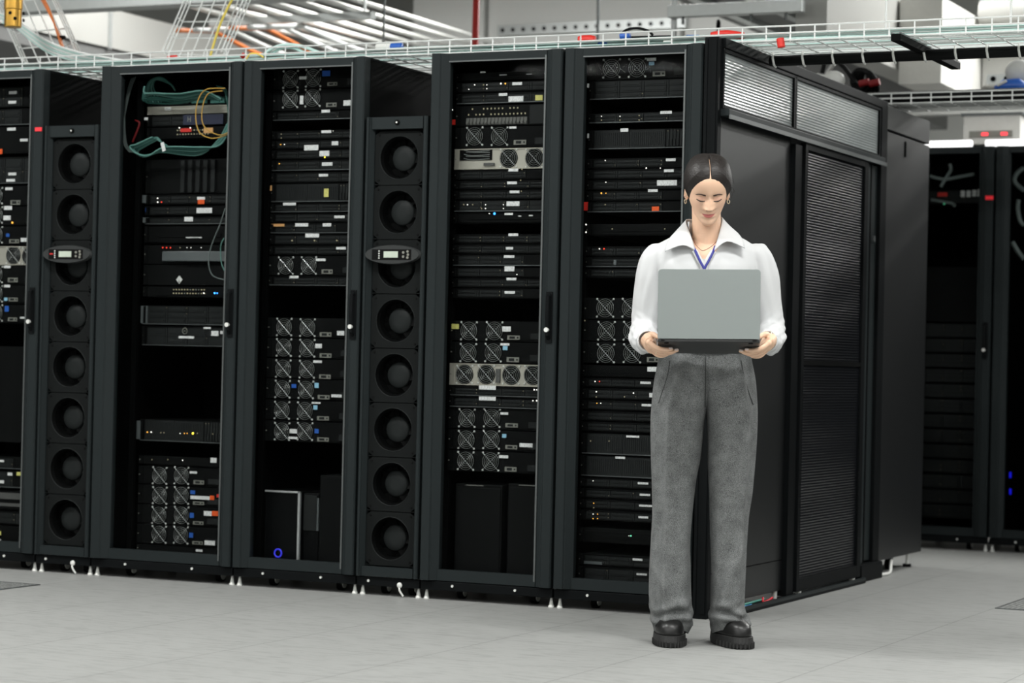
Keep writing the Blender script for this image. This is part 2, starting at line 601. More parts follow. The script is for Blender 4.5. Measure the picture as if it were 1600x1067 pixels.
def fan_cabinet(label, x0, cable):
    root = thing('fan_cabinet', label, 'cooling unit', (x0, 0, 0))
    W_ = 0.299
    b = MB()
    b.box(x0 + 0.004, x0 + W_ - 0.004, 0.075, DP, 0.075, HC)
    for (a0, a1) in ((x0 + 0.004, x0 + 0.02), (x0 + W_ - 0.02, x0 + W_ - 0.004)):
        b.box(a0, a1, 0.018, 0.075, 0.075, HC)
    b.build('cabinet_body', M['inner'], root)
    p = MB()
    p.box(x0 + 0.004, x0 + W_ - 0.004, -0.012, 0.012, 0.040, 0.076)
    pl = p.build('plinth', M['cabinet'], root, bevel=0.002)
    for k in (0.2,):
        q = MB()
        q.cyl((x0 + W_ * k, -0.012, 0.060), (x0 + W_ * k, -0.017, 0.060), 0.0055, 8)
        q.build('plinth_screw', M['screw'], pl)
    if cable:
        q = MB()
        q.sphere((x0 + 0.21, -0.022, 0.05), (0.012, 0.008, 0.012))
        q.tube(smooth_path([(x0 + 0.21, -0.02, 0.045), (x0 + 0.215, -0.03, 0.03), (x0 + 0.23, -0.025, 0.006)], 5), 0.004, 6)
        q.build('drain_plug', M['white'], pl)
    d = MB()
    stile(d, x0, x0 + 0.036, False, 0.080, HC)
    stile(d, x0 + W_ - 0.036, x0 + W_, True, 0.080, HC)
    d.box(x0 + 0.03, x0 + W_ - 0.03, -0.022, 0.018, HC - 0.05, HC)
    d.box(x0 + 0.03, x0 + W_ - 0.03, -0.022, 0.018, 0.080, 0.12)
    dr = d.build('door', M['stile'], root)
    k = MB()
    k.lathe((x0 + W_ / 2, -0.022, HC - 0.024), (0, -1, 0), [(0.011, 0), (0.011, 0.005), (0.006, 0.007), (0, 0.007)], 14)
    k.build('door_lock', M['inner'], dr)
    k = MB()
    k.cyl((x0 + W_ / 2, -0.029, HC - 0.024), (x0 + W_ / 2, -0.031, HC - 0.024), 0.004, 8)
    k.build('key_slot', M['screw'], dr)
    # eight fans in a column
    cx = x0 + W_ / 2
    n = 8
    zt, zb = HC - 0.055, 0.125
    hh = (zt - zb) / n
    yf = 0.0
    for i in range(n):
        zc = zt - hh * (i + 0.5)
        m = MB()
        # square plate with a round opening
        seg = 36
        ro = 0.092
        hw, hz = 0.113, hh / 2 - 0.003
        vs, fs = [], []
        for j in range(seg):
            a = 2 * math.pi * j / seg
            ca, sa = math.cos(a), math.sin(a)
            sc = min(hw / max(abs(ca), 1e-6), hz / max(abs(sa), 1e-6))
            vs += [(cx + ro * ca, yf, zc + ro * sa), (cx + sc * ca, yf, zc + sc * sa)]
        for j in range(seg):
            j2 = (j + 1) % seg
            fs.append((2 * j, 2 * j2, 2 * j2 + 1, 2 * j + 1))
        m.add(vs, fs)
        m.box(cx - hw, cx + hw, yf, yf + 0.01, zc - hz - 0.003, zc - hz)
        f = m.build('cooling_fan', M['fanpanel'], root)
        for sx in (-1, 1):
            for sz in (-1, 1):
                MB().cyl((cx + sx * 0.094, yf, zc + sz * 0.094), (cx + sx * 0.094, yf - 0.002, zc + sz * 0.094), 0.0045, 8).build('mounting_screw', M['rubber'], f)
        s = MB()
        s.lathe((cx, yf, zc), (0, 1, 0), [(ro, 0.0), (ro - 0.004, 0.004), (ro - 0.010, 0.018), (ro - 0.012, 0.06), (0, 0.06)], seg)
        s.build('shroud', M['inner'], f)
        s = MB()
        s.torus((cx, yf + 0.001, zc), (0, 1, 0), ro - 0.002, 0.0018, 40, 5)
        s.build('shroud_lip', M['fanhub'], f)
        h = MB()
        h.lathe((cx, yf + 0.045, zc), (0, -1, 0), [(0.054, -0.02), (0.054, 0.0), (0.049, 0.006), (0.02, 0.008), (0, 0.008)], 28)
        hb = h.build('fan_hub', M['fanhub'], f, smooth=True)
        bl = MB()
        for q in range(7):
            a = 2 * math.pi * q / 7
            ca, sa = math.cos(a), math.sin(a)
            p0 = Vector((cx + 0.052 * ca, yf + 0.052, zc + 0.052 * sa))
            p1 = Vector((cx + 0.078 * ca, yf + 0.056, zc + 0.078 * sa))
            bl.obox((p0 + p1) / 2, (p1 - p0) / 2, Vector((-sa, 0.5, ca)) * 0.02, Vector((0.5 * sa, 1, -0.5 * ca)) * 0.0015)
        bl.build('fan_blades', M['inner'], f)
    # oval console
    c = MB()
    zc = 1.413
    seg = 40
    A, H_ = 0.131, 0.040
    def ring(sc, y):
        return [(cx + A * sc * math.cos(2 * math.pi * j / seg) * (1.0), y, zc + H_ * sc * math.sin(2 * math.pi * j / seg)) for j in range(seg)]
    vs = ring(1.0, -0.022) + ring(1.0, -0.034) + ring(0.95, -0.045)
    fs = []
    for i in range(2):
        for j in range(seg):
            j2 = (j + 1) % seg
            fs.append((i * seg + j, i * seg + j2, (i + 1) * seg + j2, (i + 1) * seg + j))
    fs.append(tuple(2 * seg + j for j in range(seg)))
    fs.append(tuple(seg - 1 - j for j in range(seg)))
    c.add(vs, fs)
    con = c.build('control_console', M['blob'], root)
    k = MB()
    k.box(cx - 0.092, cx + 0.09, -0.0465, -0.044, zc - 0.022, zc + 0.021)
    k.build('console_face', M['rubber'], con)
    k = MB()
    k.box(cx - 0.036, cx + 0.030, -0.0485, -0.046, zc - 0.013, zc + 0.013)
    k.build('display', M['lcd'], con)
    k = MB()
    for (dx, dz) in ((0.055, 0.008), (0.055, -0.009), (0.075, 0.012), (0.077, -0.001), (0.075, -0.013)):
        k.cyl((cx + dx, -0.046, zc + dz), (cx + dx, -0.049, zc + dz), 0.0055, 8)
    k.build('push_buttons', M['plate'], con)
    k = MB()
    for dz in (0.014, 0.004, -0.006, -0.015):
        k.cyl((cx - 0.058, -0.046, zc + dz), (cx - 0.058, -0.0485, zc + dz), 0.003, 8)
    k.build('indicator_lights', M['white'], con)
    foot_pair(x0 + W_ - 0.019, 0.015, root)
    foot_pair(x0 + 0.019, 0.015, root)
    caster(x0 + 0.09, 0.09, root)
    caster(x0 + W_ - 0.08, 0.09, root)
    caster(x0 + 0.09, DP - 0.1, root)
    caster(x0 + W_ - 0.08, DP - 0.1, root)
    return root, con, cx


f1, con1, cx1 = fan_cabinet('black column of eight fans between the cut-off left rack and the teal-cabled rack', XC1, True)
M['redmark'] = mat('red_console_mark', (190, 40, 40), 0.5)
k = MB()
k.box(cx1 - 0.085, cx1 - 0.068, -0.0485, -0.046, 1.413 - 0.002, 1.413 + 0.004)
k.build('red_mark', M['redmark'], con1)
fan_cabinet('black column of eight fans left of the rack with silver fan units', XC2, True)

# ---------------------------------------------------------------- row end: corner post, end panel, glazing, sliding door
def post(label, x0, x1, y0, y1, z0, z1, m='stile', name='post', grooves=()):
    root = thing(name, label, 'post', ((x0 + x1) / 2, (y0 + y1) / 2, z0))
    b = MB().box(x0, x1, y0, y1, z0, z1)
    b.build('post_body', M[m], root, bevel=0.003)
    for (a0, a1) in grooves:
        MB().box(a0, a1, y0 - 0.004, y0 + 0.002, z0 + 0.02, z1 - 0.01).build('cover_strip', M['cabinet'], root)
    return root


post('black corner post where the rack row meets its end wall', -0.060, 0.0, -0.034, 0.006, 0, 2.262, 'cabinet', 'corner_post', ((-0.055, -0.045), (-0.028, -0.008)))
post('slim black post between end panel and sliding door', -0.02, 0.02, 0.868, 0.962, 0.02, 1.93, 'cabinet', 'door_post', ((-0.005, 0.022),))
post('dark post pair at the right side of the sliding door', -0.03, 0.005, 1.915, 2.02, 0.08, 1.945, 'stile', 'door_post')
post('tall black post at the far end of the glazed strip', -0.03, 0.012, 2.165, 2.262, 0.08, 2.262, 'cabinet', 'end_post')
t = thing('filler_panel', 'narrow dark filler panel between sliding door frame and far end post', 'panel', (-0.02, 2.09, 0))
MB().box(-0.028, -0.006, 2.022, 2.163, 0.09, 1.945).build('panel_sheet', M['stile'], t, bevel=0.002)
MB().box(-0.006, 0.0, 2.05, 2.062, 0.09, 1.945).build('panel_rib', M['cabinet'], t)
MB().cyl((-0.006, 2.11, 1.60), (0.004, 2.11, 1.60), 0.016, 12).build('panel_latch', M['steeledge'], t)
tag(MB().box(-0.10, 0.03, 1.93, 2.27, 0, 0.08).build('plinth_block', M['cabinet'], bevel=0.004), 'low black plinth block at the far foot of the sliding door', 'plinth')

M['endpanel'] = mat('satin_black_end_panel', (16, 18, 19), 0.42, 0.0, var=0.04, scale=2, spec=0.5)
t = thing('row_end_cover', 'plain satin black panel closing the end of the rack row, right of the woman', 'panel', (-0.01, 0.43, 0.04))
MB().box(-0.022, -0.002, 0.010, 0.866, 0.045, 1.955).build('panel_sheet', M['endpanel'], t, bevel=0.002)
MB().box(-0.002, 0.001, 0.0105, 0.865, 0.172, 0.176).build('panel_seam', M['rubber'], t)
b = MB()
for y in (0.06, 0.83):
    b.cyl((-0.02, y, 0.0), (-0.02, y, 0.045), 0.012, 10)
b.build('support_feet', M['screw'], t)

t = thing('overhead_rail', 'black horizontal rail running above the sliding door and end panel', 'rail', (0, 1.1, 1.957))
MB().box(-0.05, 0.035, 0.0, 2.163, 1.957, 1.985).build('rail_body', M['stile'], t, bevel=0.003)
MB().box(0.035, 0.041, 0.0, 2.163, 1.945, 1.962).build('rail_lip', M['steeledge'], t)
t = thing('top_rail', 'black top rail above the ribbed glazing strip', 'rail', (0, 1.1, 2.222))
MB().box(-0.05, 0.014, 0.006, 2.163, 2.222, 2.262).build('rail_body', M['cabinet'], t, bevel=0.003)

def ribbed(name, parent, m, x, y0, y1, z0, z1, pitch, amp, th=0.006):
    b = MB()
    n = int((z1 - z0) / pitch) * 6
    prof = []
    for i in range(n + 1):
        z = z0 + (z1 - z0) * i / n
        ph = (z - z0) / pitch
        prof.append((x + amp * abs(math.sin(math.pi * ph)), z))
    vs = [(a, y0, z) for a, z in prof] + [(a, y1, z) for a, z in prof] + [(x - th, y0, z0), (x - th, y0, z1), (x - th, y1, z0), (x - th, y1, z1)]
    q = n + 1
    fs = [(i, i + 1, q + i + 1, q + i) for i in range(n)]
    k = 2 * q
    fs += [(k, k + 1, k + 3, k + 2), (0, q, k + 2, k), (n, q + n, k + 3, k + 1)]
    b.add(vs, fs)
    return b.build(name, m, parent, smooth=False)


M['polyup'] = mat('lit_ribbed_polycarbonate', (150, 156, 156), 0.14, 0.0, var=0.1, scale=6, spec=1.0)  # pale colour paints in the hall light behind this pane
M['polydoor'] = mat('shaded_ribbed_polycarbonate', (11, 13, 17), 0.28, 0.0, var=0.3, scale=3, spec=0.35)  # same sheet in near-black: the dim aisle behind is painted in
for (a, c, lab) in ((0.012, 0.880, 'bright ribbed clear panel above the plain end panel, nearest the corner post'), (0.905, 2.150, 'long ribbed clear panel above the sliding door')):
    t = thing('glazing_panel', lab, 'panel', (0, (a + c) / 2, 1.987), group=None)
    b = MB()
    b.box(-0.03, 0.008, a - 0.008, a + 0.006, 1.987, 2.22)
    b.box(-0.03, 0.008, c - 0.006, c + 0.012, 1.987, 2.22)
    b.box(-0.03, 0.008, a, c, 1.987, 2.0)
    b.box(-0.03, 0.008, a, c, 2.208, 2.22)
    b.build('panel_frame', M['cabinet'], t)
    ribbed('ribbed_pane', t, M['polyup'], -0.004, a + 0.006, c - 0.006, 2.0, 2.208, 0.0122, 0.0022)

t = thing('sliding_door', 'black framed sliding door with dark ribbed panes', 'door', (0.02, 1.44, 0.02))
b = MB()
b.box(0.005, 0.03, 0.975, 1.012, 0.03, 1.945)
b.box(0.005, 0.03, 1.852, 1.905, 0.03, 1.945)
b.box(0.005, 0.03, 1.012, 1.852, 1.915, 1.945)
b.box(0.005, 0.03, 1.012, 1.852, 0.03, 0.085)
b.build('door_frame', M['cabinet'], t, bevel=0.002)
MB().box(0.008, 0.028, 1.012, 1.852, 0.997, 1.017).build('middle_bar', M['inner'], t)
ribbed('upper_pane', t, M['polydoor'], 0.018, 1.012, 1.852, 1.017, 1.915, 0.0122, 0.0018)
ribbed('lower_pane', t, M['polydoor'], 0.018, 1.012, 1.852, 0.085, 0.997, 0.0122, 0.0018)
b = MB()
for y in (1.04, 1.82):
    b.cyl((0.018, y, 0.004), (0.018, y, 0.03), 0.012, 10)
b.build('guide_rollers', M['screw'], t)
t = thing('floor_track', 'low black floor track under the sliding door', 'track', (0.0, 1.0, 0))
MB().box(-0.03, 0.05, 0.02, 1.93, 0, 0.012).build('track_base', M['cabinet'], t)
MB().box(0.03, 0.05, 0.02, 1.93, 0.012, 0.024).build('track_lip', M['stile'], t)

# short red and blue cords lying in the track under the end panel
M['redcord'] = mat('red_cord', (210, 30, 50), 0.5)
M['bluecord'] = mat('blue_cord', (30, 130, 190), 0.5)
M['tealcord'] = mat('teal_cord', (80, 150, 135), 0.5)
for nm, mm, pts, lab in (('cord', 'redcord', [(0.0, 0.63, 0.032), (0.012, 0.60, 0.018), (0.014, 0.66, 0.02), (0.01, 0.72, 0.026)], 'bent red cord lying under the end panel'),
                         ('cord', 'bluecord', [(0.01, 0.30, 0.017), (0.016, 0.40, 0.018), (0.01, 0.46, 0.017)], 'short blue cord end under the end panel'),
                         ('cord', 'tealcord', [(0.0, 0.34, 0.022), (0.006, 0.5, 0.026), (-0.004, 0.66, 0.024)], 'thin teal cord lying along the floor track')):
    tag(MB().tube(smooth_path(pts, 6), 0.005, 6).build(nm, M[mm], smooth=True), lab, 'cord')

# the far row behind the containment: its end rack shows a plain side
t = thing('server_rack', 'black rack showing its plain side, beyond the sliding door', 'server rack', (-0.3, 2.66, 0))
MB().box(-0.59, -0.012, 2.268, 3.06, 0.075, 2.125).build('cabinet_shell', M['cabinet'], t, bevel=0.003)
MB().box(-0.012, 0.0, 2.272, 3.055, 0.075, 2.125).build('side_panel', M['endpanel'], t, bevel=0.002)
MB().box(-0.59, 0.0, 2.272, 3.055, 2.135, 2.25).build('roof_box', M['endpanel'], t, bevel=0.003)
MB().box(0.0, 0.006, 2.60, 2.615, 2.03, 2.105).build('side_latch', M['inner'], t)
b = MB()
for y in (2.35, 2.98):
    b.cyl((-0.05, y, 0.012), (-0.05, y, 0.075), 0.007, 8)
b.build('levelling_feet', M['screw'], t)
b = MB()
for y in (2.35, 2.98):
    b.cyl((-0.05, y, 0.0), (-0.05, y, 0.014), 0.022, 12)
b.build('foot_pads', M['rubber'], t)
caster(-0.08, 2.75, t, False)
tag(MB().tube(smooth_path([(-0.02, 2.29, 0.009), (0.015, 2.36, 0.009), (0.012, 2.46, 0.012), (-0.01, 2.55, 0.04), (-0.015, 2.57, 0.062)], 6), 0.008, 8).build('loose_cable', M['white'], smooth=True), 'white cable curling out from under the plain-sided rack', 'cable')

# ---------------------------------------------------------------- rack devices
def fan_parts():
    g = MB()
    for rr in (0.0125, 0.0205, 0.0285, 0.0365):
        g.torus((0, -0.004, 0), (0, 1, 0), rr, 0.00085, 28, 4)
    for s in (1, -1):
        d = Vector((1, 0, -s)).normalized()
        g.tube([d * -0.051 + Vector((0, -0.0025, 0)), d * -0.040 + Vector((0, -0.0058, 0)), d * 0.040 + Vector((0, -0.0058, 0)), d * 0.051 + Vector((0, -0.0025, 0))], 0.0013 if s > 0 else 0.0009, 4)
    g = g.build('fan_guard', M['wire'], None, world=False)
    s = MB()
    s.lathe((0, 0, 0), (0, -1, 0), [(0.0042, 0), (0.0042, 0.002), (0.0025, 0.0042), (0, 0.0045)], 8)
    s = s.build('guard_screw', M['screw'], None, world=False)
    r = MB()
    r.lathe((0, 0, 0), (0, -1, 0), [(0.0405, -0.001), (0.0405, 0.0014), (0.0385, 0.0014), (0.0375, 0.0008), (0.017, 0.0008), (0.016, 0.0018), (0, 0.0018)], 28)
    r = r.build('fan_rotor', M['inner'], None, world=False)
    return g, s, r


FG, FS, FR = fan_parts()
_first = [True]


def put_fan(root, x, z, yoff=0.0):
    """x, z local to the device root"""
    def cp(o, par, loc):
        c = o.copy()
        COL.objects.link(c)
        c.parent = par
        c.location = loc
        return c
    g = cp(FG, root, (x, yoff, z))
    for sx in (-1, 1):
        for sz in (-1, 1):
            cp(FS, g, (sx * 0.0358, -0.001, sz * 0.0358))
    cp(FR, root, (x, yoff - 0.0005, z))


ORD = ['topmost', 'second', 'third', 'fourth', 'fifth', 'sixth', 'seventh', 'eighth', 'ninth', 'tenth', 'eleventh', 'twelfth',
       'thirteenth', 'fourteenth', 'fifteenth', 'sixteenth', 'seventeenth', 'eighteenth', 'nineteenth', 'twentieth', 'twenty-first', 'twenty-second', 'twenty-third', 'twenty-fourth']
STK = {'w': 'white', 'y': 'yellow', 'o': 'orange', 'r': 'red', 'b': 'blue', 'c': 'light-blue', 't': 'tan'}
PW = 0.4826


def device(kind, cx, d, z0, z1, label, cat, group, feats, pxy):
    """one rack-mounted unit; feats are read off the photograph on the unit's own front plane y = d"""
    names = {'server': 'rack_server', 'storage': 'storage_array', 'psu': 'fan_power_unit', 'silver': 'silver_fan_unit', 'panel': 'panelled_server', 'switch': 'network_switch', 'blank': 'blanking_plate', 'blade': 'module_chassis', 'thin': 'slim_appliance', 'bar': 'console_unit'}
    root = thing(names[kind], label, cat, (cx, d, z0), group=group)
    H_ = z1 - z0
    h = H_ - 0.0025
    b = MB()
    dd = 0.5 if kind != 'blank' else 0.02
    b.box(cx - 0.218, cx + 0.218, d, d + dd, z0, z0 + h)
    b.build('chassis', M['silver'] if kind == 'silver' else M['chassis'], root)
    for s in (-1, 1):
        e = MB()
        e.box(cx + s * 0.218, cx + s * 0.2413, d - 0.002, d + 0.002, z0, z0 + h)
        if kind in ('server', 'storage', 'panel', 'switch', 'thin'):
            e.box(cx + s * 0.219, cx + s * 0.229, d - 0.014, d - 0.002, z0 + 0.004, z0 + h - 0.004)
        ear = e.build('rack_ear', M['silver'] if kind == 'silver' else M['bay2'], root)
        q = MB()
        q.cyl((cx + s * 0.235, d - 0.002, z0 + h / 2), (cx + s * 0.235, d - 0.0045, z0 + h / 2), 0.0028, 6)
        q.build('ear_screw', M['plate'], ear)
    rnd = random.Random(int(z0 * 1000) + int(cx * 77))

    def bays(cols, rows, xa, xb, za, zb, m='bay', nm='drive_bay', led=True, vert=False):
        cw, rh = (xb - xa) / cols, (zb - za) / rows
        for i in range(cols):
            for j in range(rows):
                a0, a1 = xa + cw * i + 0.0015, xa + cw * (i + 1) - 0.0015
                c0, c1 = za + rh * j + 0.001, za + rh * (j + 1) - 0.001
                t = MB()
                t.box(a0, a1, d - 0.004, d + 0.001, c0, c1)
                if not vert:
                    t.box(a0 + 0.008, a1 - 0.018, d - 0.0065, d - 0.004, c0 + (c1 - c0) * 0.30, c1 - (c1 - c0) * 0.30)
                    t.box(a1 - 0.012, a1 - 0.009, d - 0.007, d - 0.004, c0 + 0.001, c1 - 0.001)
                else:
                    t.box(a0 + 0.001, a1 - 0.001, d - 0.008, d - 0.004, c0 + 0.004, c0 + (c1 - c0) * 0.45)
                bo = t.build(nm, M[m], root)
                if led and rnd.random() < 0.4:
                    q = MB()
                    q.box(a1 - 0.007, a1 - 0.0048, d - 0.0055, d - 0.004, c1 - 0.006, c1 - 0.004)
                    q.build('activity_light', M['ledd'], bo)

    xa, xb = cx - 0.212, cx + 0.212
    if kind == 'server':
        rows = 1 if H_ < 0.036 else 2
        if rnd.random() < 0.6:
            bays(4, rows, xa, xb, z0 + 0.004, z0 + h - 0.007)
        else:
            bays(3, rows, xa, xa + 0.30, z0 + 0.004, z0 + h - 0.006)
            t = MB()
            t.box(xa + 0.303, xb, d - 0.003, d + 0.001, z0 + 0.004, z0 + h - 0.006)
            t.build('control_panel', M['bay2'], root)
        t = MB()
        t.box(cx - 0.218, cx + 0.218, d - 0.003, d, z0 + h - 0.006, z0 + h - 0.001)
        t.build('vent_strip', M['bay2'], root)
    elif kind == 'storage':
        bays(4, 3 if H_ > 0.07 else 2, xa, xb, z0 + 0.003, z0 + h - 0.003)
    elif kind == 'panel':
        for (a0, a1) in ((0.0, 0.36), (0.365, 0.72)):
            t = MB()
            X_, XX = xa + 0.424 * a0, xa + 0.424 * a1
            t.box(X_, XX, d - 0.004, d, z0 + 0.003, z0 + h - 0.003)
            n = 16
            for i in range(n):
                x_ = X_ + 0.008 + (XX - X_ - 0.016) * i / (n - 1)
                t.box(x_ - 0.002, x_ + 0.002, d - 0.006, d - 0.004, z0 + 0.012, z0 + h - 0.012)
            t.build('mesh_panel', M['bay'], root)
        bays(8, 1, xa + 0.424 * 0.735, xb, z0 + 0.004, z0 + h - 0.004, 'bay', 'drive_slot', True, True)
    elif kind == 'blade':
        bays(17, 1, xa + 0.02, xa + 0.30, z0 + 0.004, z0 + h * 0.40, 'plate2', 'module_latch', False, True)
        for rr in (0.52, 0.80):
            for i in range(16):
                if rnd.random() < 0.75:
                    q = MB()
                    x_ = xa + 0.028 + 0.0172 * i
                    q.box(x_, x_ + 0.005, d - 0.0025, d, z0 + h * rr, z0 + h * rr + 0.006)
                    q.build('port_light', M['ledd'], root)
        t = MB()
        t.box(xa + 0.31, xb, d - 0.004, d, z0 + 0.004, z0 + h - 0.004)
        t.build('blank_cover', M['bay'], root)
    elif kind == 'switch':
        t = MB()
        t.box(xa + 0.04, xb - 0.02, d - 0.003, d, z0 + 0.006, z0 + h - 0.006)
        t.build('port_panel', M['bay2'], root)
        for j in range(2):
            for i in range(12):
                q = MB()
                x_ = xa + 0.13 + 0.0145 * i
                q.box(x_, x_ + 0.006, d - 0.0045, d - 0.003, z0 + h * (0.3 + 0.36 * j), z0 + h * (0.3 + 0.36 * j) + 0.005)
                q.build('port_light', M['ledd'] if rnd.random() < 0.8 else M['plate'], root)
    elif kind == 'psu':
        t = MB()
        t.box(cx + 0.03, xb, d - 0.003, d, z0 + 0.006, z0 + h - 0.004)
        t.build('socket_panel', M['bay2'], root)
        t = MB()
        t.box(cx + 0.125, xb, d - 0.006, d - 0.003, z0 + 0.010, z0 + h * 0.42)
        t.build('cover_flap', M['bay'], root)
    elif kind == 'silver':
        t = MB()
        t.box(cx - 0.241, cx + 0.241, d - 0.004, d - 0.001, z0 + h - 0.004, z0 + h)
        t.box(cx - 0.241, cx + 0.241, d - 0.004, d - 0.001, z0, z0 + 0.004)
        t.build('sheet_edges', M['silver'], root)
    elif kind == 'blank':
        pass
    elif kind == 'thin':
        t = MB()
        t.box(xa, xb, d - 0.006, d, z0 + 0.004, z0 + h - 0.012)
        t.box(xa + 0.05, xb - 0.05, d - 0.01, d - 0.006, z0 + h * 0.35, z0 + h * 0.55)
        t.build('front_bezel', M['bay2'], root)
    elif kind == 'bar':
        t = MB()
        pr = []
        for i in range(13):
            u = i / 12
            pr.append((cx - 0.14 + 0.33 * u, d - 0.012 - 0.02 * math.sin(math.pi * u)))
        t.prism(pr + [(cx + 0.19, d), (cx - 0.14, d)], z0 + h * 0.12, z0 + h * 0.66)
        t.build('grey_bezel', M['greybar'], root, bevel=0.004)
    for f in feats:
        k = f[0]
        if k == 'f':
            p = at(f[1], f[2], d)
            put_fan(root, p.x - cx, p.z - z0)
        elif k == 's':
            a, c = at(f[1], f[2], d), at(f[3], f[4], d)
            dep = 0.009 if kind in ('server', 'storage', 'panel', 'bar', 'thin') else 0.0045 if kind != 'psu' else 0.007
            q = MB()
            q.box(a.x, c.x, d - dep - 0.0006, d - dep + 0.0012, a.z, c.z)
            o = q.build('sticker', M[f[5] if len(f) > 5 else 'w'], root)
            if len(f) > 5:
                o['label'] = STK[f[5]] + ' sticker'
        elif k == 'l':
            p = at(f[1], f[2], d)
            q = MB()
            q.sphere((p.x, d - 0.0085, p.z), f[4] if len(f) > 4 else 0.0028, 8, 6)
            q.build('status_light', M['led' + f[3]], root, smooth=True)
        elif k == 'p':
            a, c = at(f[1], f[2], d), at(f[3], f[4], d)
            q = MB()
            q.box(a.x, c.x, d - 0.008, d - 0.0055, a.z, c.z)
            pl = q.build('socket_plate', M['plate'], root)
            q = MB()
            ww = c.x - a.x
            q.box(a.x + ww * 0.18, a.x + ww * 0.62, d - 0.009, d - 0.0075, c.z + 0.004, a.z - 0.004)
            q.cyl((a.x + ww * 0.85, d - 0.008, (a.z + c.z) / 2), (a.x + ww * 0.85, d - 0.0095, (a.z + c.z) / 2), 0.004, 8)
            q.build('socket_face', M['bay'], pl)
        elif k == 'v':     # dark vent with cables behind wires
            a, c = at(f[1], f[2], d), at(f[3], f[4], d)
            q = MB()
            q.box(a.x, c.x, d - 0.0035, d - 0.001, a.z, c.z)
            vv = q.build('vent_opening', M['rubber'], root)
            for i in range(5):
                z_ = c.z + (a.z - c.z) * (0.12 + 0.19 * i)
                q = MB()
                q.tube(smooth_path([(a.x + 0.02 + 0.01 * (i % 2), d - 0.004, z_ + 0.003), (a.x + 0.06, d - 0.006, z_ - 0.004 + 0.006 * (i % 2)), (c.x - 0.01, d - 0.004, z_)], 5), 0.0016, 5)
                q.build('vent_wire', M['wire'], vv)
        elif k == 'e':     # bright steel bottom edge
            z_ = z0
            q = MB()
            q.box(cx - 0.232, cx + 0.232, d - 0.012, d - 0.003, z_ - 0.001, z_ + 0.0025)
            q.build('steel_edge', M['steeledge'], root)
        elif k == 'fin':
            a, c = at(f[1], f[2], d), at(f[3], f[4], d)
            n = f[5]
            for i in range(n):
                x_ = a.x + (c.x - a.x) * (i + 0.5) / n
                q = MB()
                q.box(x_ - 0.010, x_ + 0.010, d - 0.012, d, c.z, a.z)
                q.build('filler_blade', M['bay'], root)
        elif k == 'logo':
            p = at(f[1], f[2], d)
            q = MB()
            q.add([(p.x - 0.016, d - 0.006, p.z), (p.x, d - 0.006, p.z - 0.018), (p.x + 0.016, d - 0.006, p.z), (p.x, d - 0.006, p.z + 0.018),
                   (p.x - 0.016, d - 0.001, p.z), (p.x, d - 0.001, p.z - 0.018), (p.x + 0.016, d - 0.001, p.z), (p.x, d - 0.001, p.z + 0.018)],
                  [(0, 1, 2, 3), (0, 4, 5, 1), (1, 5, 6, 2), (2, 6, 7, 3), (3, 7, 4, 0)])
            lg = q.build('diamond_badge', M['white'], root)
            q = MB()
            q.add([(p.x - 0.003, d - 0.007, p.z - 0.013), (p.x + 0.003, d - 0.007, p.z - 0.013), (p.x + 0.001, d - 0.007, p.z + 0.004)], [(0, 1, 2)])
            q.build('badge_notch', M['rubber'], lg)
        elif k == 'ring':
            p = at(f[1], f[2], d)
            q = MB()
            q.torus((p.x, d - 0.006, p.z), (0, 1, 0), 0.013, 0.0016, 20, 5)
            q.box(p.x - 0.006, p.x + 0.006, d - 0.007, d - 0.005, p.z - 0.0015, p.z + 0.0015)
            q.build('round_emblem', M['plate'], root)
        elif k == 'H':     # pale letter on the blue plate
            p = at(f[1], f[2], d)
            q = MB()
            for a0, a1, c0, c1 in ((-0.0085, -0.005, -0.012, 0.012), (0.005, 0.0085, -0.012, 0.012), (-0.005, 0.005, -0.002, 0.002)):
                q.box(p.x + a0, p.x + a1, d - 0.0105, d - 0.0085, p.z + c0, p.z + c1)
            q.build('letter', M['plate'], root)
        elif k == 'gp':    # grey rectangular plate
            a, c = at(f[1], f[2], d), at(f[3], f[4], d)
            q = MB()
            q.box(a.x, c.x, d - 0.009, d - 0.0, a.z, c.z)
            q.build('grey_plate', M[f[5]], root)
    return root


M['plate2'] = mat('mid_grey_latch', (96, 96, 92), 0.5)
M['greybar'] = mat('grey_bezel_plastic', (92, 97, 98), 0.4)
M['darkplate'] = mat('dark_textured_plate', (84, 84, 82), 0.6, var=0.4, scale=120)
M['bluepl'] = mat('dark_blue_plate', (30, 36, 62), 0.5)

W_, Y_, O_, R_, B_, C_, T_ = 'wyorbct'
KIND = {'server': 'black server', 'storage': 'black storage unit', 'psu': 'two-fan unit', 'silver': 'silver fan unit', 'panel': 'black panelled server',
        'switch': 'network switch', 'blank': 'black cover panel', 'blade': 'module chassis', 'thin': 'slim dark appliance', 'bar': 'grey-bezelled console unit'}
CATS = {'server': 'server', 'storage': 'storage unit', 'psu': 'fan unit', 'silver': 'fan unit', 'panel': 'server', 'switch': 'network switch', 'blank': 'panel', 'blade': 'server', 'thin': 'appliance', 'bar': 'console'}


def S_(x0, y0, x1, y1, *c): return ('s', x0, y0, x1, y1) + c
def Pl(x0, y0, x1, y1): return ('p', x0, y0, x1, y1)
def F_(x, y): return ('f', x, y)
def L_(x, y, c, *r): return ('l', x, y, c) + r
EDGE = ('e',)

